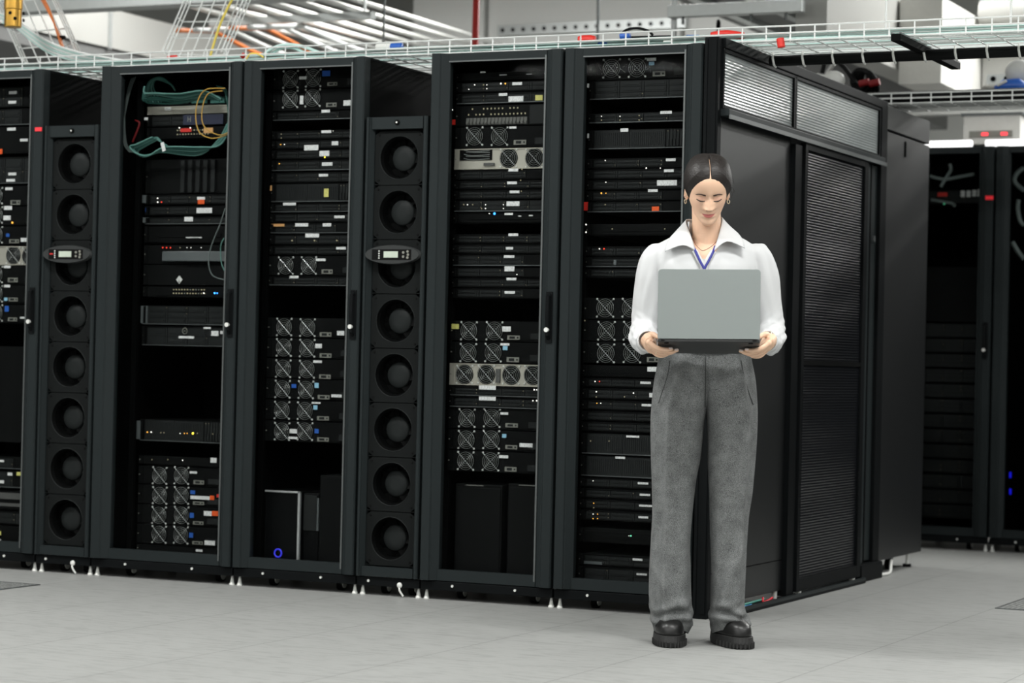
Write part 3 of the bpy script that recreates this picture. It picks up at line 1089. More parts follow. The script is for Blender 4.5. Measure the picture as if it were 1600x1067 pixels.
RACKS = {
    'cut': dict(cx=(XR1 + XC1) / 2, d=0.10, px=-5, where='cut-off left rack', dev=[
        ('server', 136, 168, [S_(16, 143, 28, 147), S_(15, 158, 27, 162)]),
        ('server', 170, 196, [EDGE]),
        ('psu', 198, 240, [S_(13, 200, 26, 204), S_(33, 217, 45, 221), S_(-4, 233, 5, 241, O_)]),
        ('server', 245, 287, [S_(15, 270, 27, 274), S_(12, 280, 25, 284), EDGE]),
        ('psu', 290, 321, [S_(10, 293, 21, 297), Pl(18, 313, 33, 320), F_(-6, 306)]),
        ('psu', 322, 352, [S_(8, 322, 20, 328), S_(7, 337, 18, 344), L_(21, 348, 'A', 0.004), F_(-6, 336)]),
        ('psu', 353, 382, [S_(11, 365, 16, 370, B_), Pl(16, 374, 31, 380), S_(34, 372, 45, 378), F_(-6, 367)]),
        ('silver', 384, 414, [F_(21, 399), F_(-22, 399), F_(46, 400)]),
        ('psu', 415, 444, [S_(8, 415, 18, 419), Pl(14, 434, 29, 441), F_(-6, 429)]),
        ('psu', 445, 474, [S_(8, 445, 17, 449), Pl(15, 465, 29, 471), S_(8, 465, 13, 470, C_), F_(-6, 459)]),
        ('psu', 475, 504, [S_(9, 478, 15, 487, B_), Pl(14, 496, 28, 502), S_(33, 495, 43, 498), F_(-6, 489)]),
        ('blank', 540, 690, []),
        ('server', 712, 731, [S_(-5, 718, 8, 722), EDGE]),
        ('server', 734, 760, [S_(14, 738, 21, 743), S_(28, 737, 36, 743, Y_), S_(1, 750, 8, 755), EDGE]),
        ('thin', 764, 795, [('gp', -40, 767, 36, 792, 'darkplate')]),
        ('server', 797, 818, []),
        ('psu', 820, 850, [S_(-6, 829, 3, 836, Y_), L_(13, 847, 'R'), S_(-2, 842, 3, 846)])]),
    'teal': dict(cx=(XR2 + XR3) / 2, d=0.16, px=285, where='teal-cabled rack', dev=[
        ('silver', 165, 178, [S_(258, 168, 268, 173)]),
        ('server', 179, 197, [('gp', 288, 180, 350, 194, 'bluepl'), ('H', 297.5, 186.5), S_(221, 184, 235, 188)]),
        ('switch', 198, 216, [L_(282, 200, 'W'), L_(299, 200, 'W'), ('gp', 284, 201, 300, 206, 'r'), ('gp', 320, 200, 334, 208, 't')]),
        ('blank', 248, 302, [('fin', 282, 251, 340, 300, 5)]),
        ('server', 303, 319, [L_(248, 310, 'W'), L_(248, 316, 'W'), L_(254, 316, 'R'), S_(310, 308, 322, 312), S_(311, 312, 321, 319, O_), ('gp', 223, 305, 230, 317, 'greybar')]),
        ('server', 321, 336, [S_(309, 325, 333, 333), ('gp', 229, 325, 233, 332, 'b')]),
        ('server', 338, 350, [S_(290, 339, 303, 346), ('gp', 225, 340, 233, 348, 'greybar'), EDGE]),
        ('thin', 352, 380, [S_(292, 367, 317, 372)]),
        ('bar', 382, 412, [L_(256, 387, 'R', 0.003), L_(262, 387, 'R', 0.003), L_(268, 387, 'R', 0.003), L_(283, 387, 'd'), L_(294, 387, 'W', 0.0018), L_(300, 387, 'W', 0.0018), L_(316, 387, 'W', 0.0018)]),
        ('blank', 413, 445, [('logo', 281, 437)]),
        ('switch', 447, 464, [L_(337, 458, 'B', 0.004), L_(341, 458, 'B', 0.003), L_(320, 458, 'W')]),
        ('storage', 477, 507, [('gp', 222, 478, 231, 505, 'greybar'), EDGE]),
        ('server', 509, 540, [('ring', 290, 517), S_(320, 511, 331, 514), S_(332, 517, 343, 525), S_(346, 517, 350, 522), S_(281, 525, 305, 529), EDGE]),
        ('panel', 656, 690, [L_(232, 675, 'A'), L_(238, 675, 'W'), L_(283, 677, 'W', 0.002), L_(303, 677, 'Y', 0.0042), L_(253, 676, 'd'), L_(258, 676, 'd'), L_(290, 677, 'A', 0.002), L_(294, 677, 'A', 0.002), L_(310, 677, 'd'), L_(334, 678, 'd'), ('gp', 215, 657, 224, 686, 'greybar'), EDGE]),
        ('blank', 713, 727, [L_(239, 718, 'd'), L_(264, 718, 'd'), L_(287, 719, 'W', 0.002), S_(330, 715, 339, 723)]),
        ('psu', 729, 758, [F_(250, 743), F_(284, 743), S_(298, 736, 309, 740), Pl(304, 750, 320, 757)]),
        ('psu', 759, 789, [F_(250, 774), F_(284, 774), S_(299, 766, 306, 772, B_), S_(299, 774, 329, 781), S_(329.5, 774, 336, 781, O_), S_(340, 772, 344, 777, R_), Pl(303, 783, 320, 789)]),
        ('psu', 790, 820, [F_(249, 805), F_(284, 805), S_(320, 798, 332, 806), S_(332.5, 798, 342, 806, O_), S_(298, 801, 304, 809, B_), Pl(303, 814, 319, 820)]),
        ('psu', 821, 852, [F_(249, 835), F_(283, 836), S_(297, 832, 303, 840, B_), Pl(302, 845, 318, 851), S_(321, 844, 337, 852)]),
        ('blank', 853, 866, [S_(307, 858, 317, 862)])]),
    'mid': dict(cx=(XR3 + XC2) / 2, d=0.13, px=490, where='rack left of middle fans', dev=[
        ('psu', 105, 138, [F_(454.5, 124), F_(490, 122), S_(505, 111, 517, 119, B_), Pl(513, 129, 528, 134), S_(469, 120, 480, 124)]),
        ('psu', 139, 172, [F_(454, 155), F_(489, 153), Pl(511, 161, 527, 167), S_(470, 150, 475, 163), S_(538, 157, 549, 165)]),
        ('server', 173, 187, [S_(504, 172, 517, 176), EDGE]),
        ('server', 203, 217, [S_(504, 204, 519, 208), L_(522, 205, 'W', 0.0015), L_(441, 210, 'd'), L_(441, 216, 'd')]),
        ('server', 218, 232, [S_(520, 221, 530, 227), S_(477, 227, 499, 235), L_(440, 226, 'A', 0.002), L_(446, 226, 'W', 0.002)]),
        ('server', 233, 248, [S_(501, 236, 516, 244), L_(509, 246, 'Y', 0.003)]),
        ('server', 249, 266, [S_(505, 254, 521, 259), L_(438, 256, 'A', 0.002), EDGE]),
        ('server', 268, 285, [S_(500, 272, 514, 276)]),
        ('panel', 286, 315, [S_(508, 295, 515, 308, Y_), S_(424, 290, 429, 298, T_), EDGE]),
        ('server', 316, 331, [S_(444, 317, 464, 321), EDGE]),
        ('server', 332, 347, [S_(524, 337, 540, 341)]),
        ('server', 348, 364, [S_(426, 350, 446, 354, T_), S_(463, 349, 483, 354), S_(506, 349, 519, 354), EDGE]),
        ('server', 365, 382, [S_(479, 365, 500, 371), L_(458, 376, 'd', 0.004), L_(493, 376, 'd', 0.004), L_(528, 376, 'd', 0.004)]),
        ('server', 383, 398, [S_(527, 386, 542, 390)]),
        ('psu', 399, 430, [F_(447, 415), F_(483, 415), S_(495, 404, 510, 408), Pl(504, 421, 521, 428)]),
        ('server', 431, 446, [S_(454, 431, 468, 435), EDGE]),
        ('psu', 496, 527, [F_(444.5, 511), F_(481, 512), Pl(501, 519, 519, 526), S_(528, 517, 539, 524)]),
        ('psu', 528, 559, [F_(444, 543), F_(480.5, 544), Pl(501, 552, 519, 559), S_(494, 537, 504, 544)]),
        ('psu', 560, 591, [F_(443, 576), F_(480, 577), Pl(500, 585, 518, 592), S_(491, 563, 504, 567)]),
        ('psu', 592, 624, [F_(442, 608), F_(478.5, 609), Pl(498, 617, 516, 624), S_(457, 600, 464, 606, B_), S_(493, 598, 499, 606, C_), S_(519, 616, 535, 621)]),
        ('psu', 625, 657, [F_(441, 641), F_(477, 642), Pl(497, 650, 515, 657), S_(489, 628, 502, 631), S_(491, 633, 497, 640, C_)]),
        ('psu', 658, 691, [F_(441, 674), F_(477, 674), Pl(497, 683, 515, 690), S_(454, 670, 465, 677), S_(452, 682, 466, 686), S_(493, 670, 499, 677, B_)])]),
    'silver': dict(cx=(XR4 + XR5) / 2, d=0.10, px=781, where='rack with silver units', dev=[
        ('thin', 112, 125, [S_(782, 117, 793, 119), S_(824, 116, 832, 117.5), S_(752, 112.5, 760, 114)]),
        ('storage', 127, 143, [S_(802, 129, 817, 133), L_(784, 131, 'W', 0.0032), L_(791, 131, 'A', 0.003), L_(743, 133, 'W', 0.0025), L_(757, 133, 'd'), L_(762, 133, 'W', 0.002), L_(762, 139, 'W', 0.002), L_(734, 140, 'W', 0.002)]),
        ('server', 144, 161, [S_(781, 146, 794, 150), S_(796, 151, 819, 159), S_(838, 149, 849, 157, Y_), EDGE]),
        ('blade', 163, 196, [S_(706, 187, 712, 195, R_), L_(708, 172, 'W', 0.003)]),
        ('psu', 197, 230, [F_(742, 213), F_(781, 213), S_(797, 198, 808, 201), Pl(804, 219, 823, 226)]),
        ('silver', 231, 264, [('v', 719, 234, 769, 250), F_(795, 247), F_(835, 247), ('gp', 757, 255, 773, 259, 'darkplate')]),
        ('server', 265, 280, [S_(796, 264, 811, 268), L_(817, 265, 'd')]),
        ('server', 281, 295, [S_(794, 284, 809, 288), L_(815, 282, 'd')]),
        ('server', 296, 311, [S_(798, 298, 813, 302), L_(816, 299, 'd')]),
        ('storage', 312, 330, [S_(793, 315, 813, 322), L_(732, 320, 'W', 0.0022), L_(760, 320, 'W', 0.0022), L_(726, 320, 'd'), L_(740, 320, 'd'), L_(754, 326, 'd'), L_(760, 326, 'W', 0.0022), L_(788, 320, 'W', 0.002), L_(788, 326, 'W', 0.002), EDGE]),
        ('thin', 331, 349, [L_(774, 334, 'B', 0.005), L_(766, 334, 'W', 0.002), S_(790, 333, 803, 336), S_(811, 337, 816, 338.5), S_(828, 336, 834, 338)]),
        ('server', 365, 380, [S_(796, 365, 811, 369)]),
        ('server', 381, 396, [S_(792, 386, 803, 390)]),
        ('server', 397, 415, [S_(789, 399, 805, 403), EDGE]),
        ('server', 417, 433, [S_(790, 416, 805, 424), L_(809, 429, 'W', 0.002)]),
        ('server', 434, 449, [S_(793, 434, 808, 438)]),
        ('server', 450, 466, [S_(790, 455, 806, 459)]),
        ('psu', 501, 533, [F_(733, 517), F_(773, 517), S_(707, 506, 718, 514, Y_), S_(786, 510, 799, 518), Pl(794, 524, 813, 531)]),
        ('psu', 534, 567, [F_(732, 551), F_(771, 551), S_(783, 536, 797, 540), S_(787, 540.5, 794, 547, C_), Pl(793, 558, 812, 566)]),
        ('silver', 568, 603, [F_(726, 585), F_(760, 585), F_(799, 586), F_(833, 586), ('gp', 776, 576, 782, 598, 'darkplate')]),
        ('server', 604, 619, [S_(750, 602, 776, 609), L_(836, 609, 'W', 0.003), L_(840, 609, 'W', 0.002), EDGE]),
        ('server', 620, 637, [S_(750, 619, 776, 626), L_(834, 626, 'W', 0.0025), L_(840, 626, 'W', 0.003), EDGE]),
        ('psu', 638, 671, [F_(730, 653), F_(769, 653), S_(783, 644, 795, 648), Pl(791, 661, 810, 668)]),
        ('psu', 672, 704, [F_(729, 687), F_(768, 687), S_(786, 678, 792, 684, C_), S_(813, 692, 833, 699), Pl(791, 695, 809, 702)]),
        ('psu', 705, 738, [F_(728, 720), F_(767, 721), S_(781, 711, 795, 716), Pl(790, 729, 808, 737)])]),
    'corner': dict(cx=(XR5 - 0.062) / 2, d=0.10, px=995, where='corner rack', dev=[
        ('psu', 88, 123, [F_(956, 107), F_(996, 106), S_(1012, 91, 1026, 95), S_(1015, 97, 1023, 102, C_), Pl(1021, 112, 1040, 119)]),
        ('storage', 124, 154, [EDGE, ('gp', 919, 131, 921, 137, 'w')]),
        ('storage', 175, 191, [S_(1033, 174, 1051, 178), L_(941, 182, 'W', 0.002), L_(970, 182, 'W', 0.002), L_(941, 188, 'd'), L_(970, 188, 'd'), L_(1000, 181, 'd'), L_(1000, 188, 'd'), EDGE]),
        ('panel', 201, 232, [S_(971, 201, 983, 206), EDGE, ('gp', 919, 209, 921, 216, 'w')]),
        ('server', 246, 262, [S_(1042, 248, 1057, 252), L_(947, 251, 'W', 0.002)]),
        ('server', 263, 279, [S_(1039, 265, 1054, 269), L_(1011, 263, 'W', 0.003), L_(1033, 263, 'W', 0.002)]),
        ('server', 280, 296, [S_(1028, 282, 1059, 290), L_(948, 285, 'W', 0.002)]),
        ('server', 297, 313, [S_(1014, 296, 1029, 300), L_(941, 302, 'A', 0.003), L_(948, 302, 'A', 0.002)]),
        ('server', 314, 331, [S_(1020, 323, 1031, 330, O_), S_(913, 316, 920, 329, R_), L_(947, 320, 'd'), EDGE]),
        ('thin', 349, 368, [L_(958, 358, 'd', 0.003), L_(1040, 358, 'd', 0.003), L_(917, 351, 'W', 0.003), L_(917, 363, 'W', 0.003)]),
        ('server', 384, 400, [L_(938, 389, 'W', 0.0025), L_(945, 389, 'R', 0.003)]),
        ('server', 401, 417, [('gp', 960, 406, 964, 414, 'greybar'), EDGE]),
        ('server', 419, 434, []),
        ('psu', 465, 499, [F_(946, 481), F_(986, 481), S_(981, 451, 997, 458, T_)][:2]),
        ('psu', 500, 533, [F_(948, 517), F_(988, 517), L_(915, 501, 'd', 0.003)]),
        ('psu', 534, 568, [F_(947, 552), F_(988, 552), Pl(1012, 558, 1030, 566)]),
        ('thin', 571, 590, [S_(1013, 573, 1028, 581)]),
        ('server', 591, 606, [S_(1002, 596, 1018, 600), L_(931, 596, 'W', 0.0025), L_(938, 596, 'R', 0.0025)]),
        ('server', 607, 625, [S_(1016, 614, 1028, 621), L_(933, 612, 'W', 0.0025), L_(991, 614, 'W', 0.0025), L_(933, 620, 'd'), L_(977, 620, 'd')]),
        ('server', 626, 642, [S_(1004, 631, 1019, 635), L_(934, 630, 'A', 0.002), L_(940, 630, 'W', 0.002)]),
        ('server', 643, 659, []),
        ('server', 660, 676, []),
        ('panel', 678, 711, [S_(980, 680, 1000, 684), L_(924, 689, 'd', 0.003), L_(953, 689, 'd', 0.003), EDGE]),
        ('panel', 713, 746, [S_(963, 713, 978, 717), EDGE]),
        ('server', 748, 764, [S_(998, 753, 1014, 757), L_(928, 751, 'W', 0.002)]),
        ('server', 765, 781, [S_(1001, 771, 1017, 775)]),
        ('server', 782, 798, [S_(1000, 788, 1020, 792), L_(929, 786, 'A', 0.002), L_(929, 793, 'd')]),
        ('server', 799, 816, [S_(999, 806, 1014, 810), L_(928, 803, 'W', 0.002), L_(935, 803, 'A', 0.002), L_(928, 810, 'A', 0.002), L_(935, 810, 'A', 0.002)]),
        ('thin', 827, 851, [L_(987, 837, 'G', 0.003), L_(984, 837, 'W', 0.0015)]),
        ('server', 868, 887, [S_(990, 872, 1005, 876), ('gp', 914, 876, 942, 882, 'greybar')]),
        ('server', 888, 914, [S_(996, 895, 1012, 899), S_(994, 909, 1010, 913), L_(923, 908, 'W', 0.003), L_(930, 908, 'R', 0.003)])]),
}

for key, rk in RACKS.items():
    cnt = {}
    tot = {}
    for dv in rk['dev']:
        tot[dv[0]] = tot.get(dv[0], 0) + 1
    for kind, ya, yb, feats in rk['dev']:
        n = cnt.get(kind, 0)
        cnt[kind] = n + 1
        za = at(rk['px'], yb, rk['d']).z
        zb = at(rk['px'], ya, rk['d']).z
        cols = []
        for f in feats:
            if f[0] == 's':
                c = STK[f[5]] if len(f) > 5 else 'white'
                if c not in cols:
                    cols.append(c)
        nm = KIND[kind]
        if tot[kind] == 1:
            lab = 'the one ' + nm + ' in the ' + rk['where']
        elif n == 0:
            lab = 'topmost ' + nm + ' in the ' + rk['where']
        elif n == tot[kind] - 1:
            lab = 'lowest ' + nm + ' in the ' + rk['where']
        else:
            lab = ORD[n] + ' ' + nm + ' from top in the ' + rk['where']
        if cols:
            lab += ', ' + ' and '.join(cols[:2]) + ' stickers'
        short = nm
        device(kind, rk['cx'], rk['d'], za, zb, lab, CATS[kind], ('%ss in the %s' % (short, rk['where'])) if tot[kind] > 1 else None, feats, None)
for o in (FG, FS, FR):
    bpy.data.objects.remove(o)

# floor-standing things in the bottoms of two racks
M['gloss'] = mat('gloss_black_case', (12, 13, 14), 0.3, spec=0.1)
M['tower_edge'] = mat('polished_silver_edge', (205, 206, 206), 0.3, 0.5)
a, c = at(414, 766, 0.10), at(466, 886, 0.10)
t = thing('desktop_tower', 'gloss black tower computer with silver edge and round blue power light', 'computer', ((a.x + c.x) / 2, 0.10, 0.09))
MB().box(a.x, c.x, 0.105, 0.50, 0.0905, a.z).build('case', M['gloss'], t, bevel=0.004)
MB().box(c.x - 0.010, c.x + 0.001, 0.098, 0.112, 0.0905, a.z + 0.002).build('silver_side_edge', M['tower_edge'], t, bevel=0.002)
MB().box(a.x, c.x + 0.001, 0.098, 0.112, a.z - 0.006, a.z + 0.002).build('silver_top_edge', M['tower_edge'], t, bevel=0.002)
p = at(434, 864, 0.10)
b = MB()
b.torus((p.x, 0.102, p.z), (0, 1, 0), 0.017, 0.0035, 24, 6)
M['bluering'] = mat('blue_power_ring', (60, 60, 220), 0.3, emit=0.7)
b.build('power_ring', M['bluering'], t, smooth=True)
MB().lathe((p.x, 0.102, p.z), (0, -1, 0), [(0.012, 0), (0.012, 0.003), (0.008, 0.005), (0, 0.005)], 16).build('power_button', M['gloss'], t)
a, c = at(474, 770, 0.12), at(495, 886, 0.12)
t = thing('slim_case', 'narrow dark case with painted edge highlight beside the tower computer', 'computer', ((a.x + c.x) / 2, 0.12, 0.09))
MB().box(a.x, c.x, 0.125, 0.45, 0.0905, a.z).build('case', M['gloss'], t, bevel=0.003)
zz = at(471, 828, 0.12).z
MB().box(c.x - 0.006, c.x + 0.001, 0.12, 0.13, zz, a.z - 0.02).build('edge_highlight', M['greybar'], t)  # grey strip paints a highlight along the case edge
MB().box(a.x + 0.004, c.x - 0.008, 0.12, 0.126, zz, a.z - 0.008).build('front_cover', M['bay'], t)
a, c = at(500, 742, 0.12), at(536, 888, 0.12)
t = thing('battery_cabinet', 'tall plain black box at the right bottom of the tower computer rack', 'box', ((a.x + c.x) / 2, 0.12, 0.09))
MB().box(a.x, c.x + 0.02, 0.12, 0.5, 0.0905, a.z).build('case', M['bay2'], t, bevel=0.004)
MB().box(a.x + 0.006, c.x + 0.016, 0.116, 0.121, 0.095, a.z - 0.008).build('front_cover', M['chassis'], t, bevel=0.003)
for (xa, xb, lab) in ((712, 782, 'wide plain black box at bottom left of the rack with silver units'), (794, 852, 'narrower plain black box at bottom right of the rack with silver units')):
    a, c = at(xa, 755, 0.10), at(xb, 900, 0.10)
    t = thing('battery_cabinet', lab, 'box', ((a.x + c.x) / 2, 0.10, 0.09))
    MB().box(a.x, c.x, 0.10, 0.6, 0.0905, a.z).build('case', M['bay2'], t, bevel=0.004)
    MB().box(a.x + 0.006, c.x - 0.006, 0.095, 0.101, 0.1, a.z - 0.012).build('front_cover', M['chassis'], t, bevel=0.003)
    MB().box(a.x + 0.05, a.x + 0.13, 0.094, 0.097, a.z - 0.007, a.z - 0.003).build('top_strip', M['plate2'], t)

# cable tangle and patch panel at the top of the wide rack
M['teal'] = mat('teal_patch_cable', (52, 106, 97), 0.45)
M['teal2'] = mat('pale_teal_cable', (96, 142, 133), 0.45)
M['amber'] = mat('amber_fibre_cable', (205, 160, 70), 0.45)
M['grey_c'] = mat('grey_patch_cable', (110, 120, 118), 0.45)
M['redc'] = mat('red_patch_cable', (120, 20, 24), 0.45)
cxt = (XR2 + XR3) / 2
t = thing('patch_bay', 'black patch panel with teal plugs under the teal cable tangle', 'patch panel', (cxt, 0.16, 0))
a, c = at(222, 149, 0.16), at(350, 163, 0.16)
MB().box(cxt - 0.2413, cxt + 0.2413, 0.16, 0.22, c.z, a.z).build('panel_front', M['chassis'], t)
for (x0, x1) in ((272, 294), (300, 324), (330, 352)):
    q0, q1 = at(x0, 152, 0.155), at(x1, 161, 0.155)
    MB().box(q0.x, q1.x, 0.148, 0.16, q1.z, q0.z).build('plug_block', M['teal'], t, bevel=0.002)
def cablep(pts, r, m, lab, yv, grp=None):
    P_ = [at(q[0], q[1], yv) for q in pts]
    return tag(MB().tube(smooth_path(P_, 8), r, 6).build('patch_cable', M[m], smooth=True), lab, 'cable', grp)


rr = random.Random(3)
for i in range(9):
    y0 = 145 + i * 1.7
    cablep([(347 - rr.random() * 6, 151 + rr.random() * 7), (318, 142 + i * 1.5), (280, y0 + rr.random() * 4), (240, y0 - 3 + rr.random() * 6), (221 + rr.random() * 7, 145 + i * 1.6), (226, 134 + rr.random() * 8)], 0.0038, 'teal' if i % 3 else 'teal2',
           'teal patch cable running across the top of the wide rack', 0.044 + 0.0088 * i, 'teal cables draped across the wide rack top')
for i in range(5):
    cablep([(236 + i * 4, 160), (228 + i * 3, 150 - i * 3), (233 + i * 3, 128 - i * 2 + i), (252 + i * 4, 121 + i * 3), (270 + i, 134 + i * 2)], 0.0034, 'teal2' if i % 2 else 'teal',
           'teal patch cable looped at the upper left of the cable tangle', 0.1215 + 0.0075 * i * 0.85, 'looped teal cables in the tangle')
for i in range(5):
    cablep([(238 + 2 * i, 214 + i), (214 + i * 3, 225 + i), (203 + i * 3, 229 + 2 * i), (212 + i * 3, 239 + i * 1.5), (232 + i * 3, 243 - i), (258, 230 + i * 2), (310, 230 + i * 3), (340, 228 - i * 2), (354, 212 - i * 4), (359, 190)], 0.0038, 'teal' if i % 2 else 'teal2',
           'teal cable sagging below the switch in the wide rack', 0.042 + 0.0095 * i, 'sagging teal cables below the switch')
for i in range(3):
    cablep([(262, 228 + 4 * i), (246, 219 - 2 * i), (233, 216 + 3 * i), (222, 226 + 3 * i)], 0.003, 'teal2', 'short teal cable bend at the lower left of the tangle', 0.096 + 0.0075 * i, 'short teal bends in the tangle')
for i in range(3):
    cablep([(212 - i * 3, 120 + i), (204 - i * 2, 140), (198 - i, 165), (193 + i, 195), (194 + i * 2, 225), (203 + i * 3, 238)], 0.0022, 'grey_c', 'thin grey cable hanging down the left side of the wide rack', 0.100 + 0.0055 * i, 'thin grey cables at the left of the wide rack')
cablep([(352, 138), (322, 140), (309, 158), (306, 185), (312, 207), (330, 216), (348, 213), (359, 208)], 0.0026, 'amber', 'amber fibre loop, the larger of two, in the wide rack', 0.034)
cablep([(348, 142), (326, 146), (317, 165), (316, 190), (326, 204), (344, 211), (358, 206)], 0.0024, 'amber', 'amber fibre loop, the smaller of two, in the wide rack', 0.0275)
for i in range(2):
    cablep([(338 + i * 4, 134 + i), (350 + i * 3, 140), (355 + i, 160), (357, 185), (354, 205 - i * 2)], 0.0034, 'teal', 'teal cable dropping down the right side of the tangle', 0.128 + 0.009 * i, 'teal cables at the right of the tangle')
cablep([(207, 222), (214, 205), (218, 192), (211, 188)], 0.0042, 'redc', 'dark red cable curling at the left of the teal tangle', 0.0885)
cablep([(352, 325), (344, 350), (330, 385), (326, 410), (332, 430), (350, 437)], 0.0026, 'grey_c', 'thin grey cable looping down beside the console unit', 0.09)
cablep([(350, 372), (345, 385), (346, 410), (352, 425)], 0.0026, 'teal2', 'short pale cable at the right of the console unit', 0.10)
a = at(255, 224, 0.034)
tag(MB().obox((a.x, 0.0345, a.z - 0.015), (0.008, 0, 0.003), (0, 0.001, 0), (-0.006, 0, 0.019)).build('cable_tag', M['w']), 'white paper tag tied to the sagging teal cables', 'tag')

# ---------------------------------------------------------------- floor grilles
def grille_mat():
    m = mat('perforated_floor_grille', (150, 152, 150), 0.5)
    nt = m.node_tree
    b = nt.nodes['Principled BSDF']
    tc = nt.nodes.new('ShaderNodeTexCoord')
    v = nt.nodes.new('ShaderNodeTexVoronoi')
    v.inputs['Scale'].default_value = 48
    v.inputs['Randomness'].default_value = 0.25
    nt.links.new(tc.outputs['Object'], v.inputs['Vector'])
    rp = nt.nodes.new('ShaderNodeValToRGB')
    rp.color_ramp.elements[0].position = 0.33
    rp.color_ramp.elements[0].color = (0.006, 0.006, 0.006, 1)
    rp.color_ramp.elements[1].position = 0.42
    rp.color_ramp.elements[1].color = (0.30, 0.31, 0.30, 1)
    nt.links.new(v.outputs['Distance'], rp.inputs[0])
    nt.links.new(rp.outputs[0], b.inputs['Base Color'])
    return m


M['grille'] = grille_mat()
for (x, y, lab) in ((-3.40, -1.116, 'perforated floor grille at the left edge of the photo'), (0.845, 1.13, 'perforated floor grille at the right edge of the photo')):
    t = thing('floor_grille', lab, 'grille', (x + 0.3, y + 0.3, 0))
    MB().box(x + 0.006, x + 0.60, y + 0.006, y + 0.60, 0, 0.003).build('grille_plate', M['grille'], t)
    b = MB()
    for (a0, a1, c0, c1) in ((x, x + 0.606, y, y + 0.006), (x, x + 0.606, y + 0.6, y + 0.606), (x, x + 0.006, y + 0.006, y + 0.6), (x + 0.6, x + 0.606, y + 0.006, y + 0.6)):
        b.box(a0, a1, c0, c1, 0, 0.004)
    b.build('grille_rim', M['steeledge'], t)

# ---------------------------------------------------------------- far rack row on the right
cabinet('far black rack with a stack of drive shelves, behind the row end', -0.575, 0.040, feet=(1,), y0=4.3, extras=False)
farr = cabinet('farthest right black rack, cut off by the right edge of the photo', 0.040, 0.655, feet=(0,), y0=4.3, extras=False)
for i in range(6):  # unseen racks added to darken what the end panel and door reflect
    dup(farr, 'unseen black rack added to the far row, beyond the right edge of the photo', (0.655 + 0.615 * i, 4.3, 0), 'added far row racks beyond the right edge')
M['redled'] = mat('red_badge', (215, 40, 50), 0.5, emit=0.3)
tag(MB().box(at(1540, 306, 4.262).x, at(1552, 306, 4.262).x, 4.258, 4.266, at(1546, 312, 4.262).z, at(1546, 306, 4.262).z).build('badge', M['redled']), 'small red badge on the door of the far rack', 'badge')
tag(MB().box(at(55, 203, -0.034).x, at(65, 203, -0.034).x, -0.036, -0.031, at(60, 205, -0.034).z, at(60, 199, -0.034).z).build('badge', M['redled']), 'small red badge on the door of the cut-off left rack', 'badge')
for i in range(13):
    y0 = 505 + 23.6 * i
    lab = 'dark drive shelf, %s from top in the far rack stack behind the row end' % ORD[i]
    if i in (0, 12):
        lab = 'dark drive shelf, %s of the far rack stack behind the row end' % ('topmost' if i == 0 else 'lowest')
    device('storage', -0.268, 4.45, at(1490, y0 + 22, 4.45).z, at(1490, y0, 4.45).z, lab, 'storage unit', 'drive shelves in the far rack', [], None)
device('server', -0.268, 4.45, at(1490, 318, 4.45).z, at(1490, 296, 4.45).z, 'blurred server with white labels and red mark near the top of the far rack', 'server', None,
       [S_(1502, 298, 1508, 308), S_(1511, 298, 1517, 308), S_(1520, 297, 1526, 307), S_(1528, 296, 1534, 307), ('s', 1466, 301, 1481, 307, R_), L_(1476, 318, 'G', 0.004)], None)
tag(MB().box(-0.48, -0.05, 4.47, 4.52, 1.27, 1.58).build('blanking_plate', M['chassis']), 'plain dark cover plate above the drive shelves in the far rack', 'panel')
for pts, lab in (([(1453, 275), (1475, 280), (1500, 276), (1522, 272)], 'grey cable across the top of the far rack'),
                 ([(1470, 292), (1480, 275), (1486, 265), (1484, 256)], 'grey cable rising near the top of the far rack'),
                 ([(1455, 312), (1478, 316), (1488, 318), (1492, 323)], 'grey cable below the white labels in the far rack')):
    tag(MB().tube(smooth_path([at(x, y, 4.40) for x, y in pts], 6), 0.010, 6).build('patch_cable', M['grey_c'], smooth=True), lab, 'cable')
for pts, lab in (([(1600, 262), (1588, 272), (1586, 285), (1600, 298)], 'looped grey cable high in the farthest right rack'),
                 ([(1592, 312), (1590, 325), (1594, 345), (1600, 352)], 'grey cable hanging in the farthest right rack'),
                 ([(1582, 378), (1590, 392), (1600, 405)], 'thick grey cable crossing low in the farthest right rack')):
    tag(MB().tube(smooth_path([at(x, y, 4.40) for x, y in pts], 6), 0.014, 6).build('patch_cable', M['grey_c'], smooth=True), lab, 'cable')
M['bluedark'] = mat('blue_glow', (20, 20, 220), 0.4, emit=0.6)
for y, lab in ((742, 'upper of two blue lights low in the farthest right rack'), (768, 'lower of two blue lights low in the farthest right rack')):
    p = at(1578.5, y, 4.32)
    tag(MB().box(p.x - 0.004, p.x + 0.006, 4.312, 4.325, p.z - 0.016, p.z + 0.016).build('indicator_light', M['bluedark']), lab, 'light')

# ---------------------------------------------------------------- wire basket trays above the racks
M['trayw'] = mat('zinc_white_wire', (236, 239, 237), 0.4, 0.1)
M['aqua'] = mat('aqua_network_cable', (200, 230, 224), 0.45)
M['whitec'] = mat('white_network_cable', (240, 243, 241), 0.45)
M['blackc'] = mat('black_trunk_cable', (16, 17, 17), 0.55, spec=0.12)
M['orangec'] = mat('orange_fibre_cable', (236, 130, 60), 0.45)
M['yellowc'] = mat('yellow_fibre_cable', (238, 214, 92), 0.45)


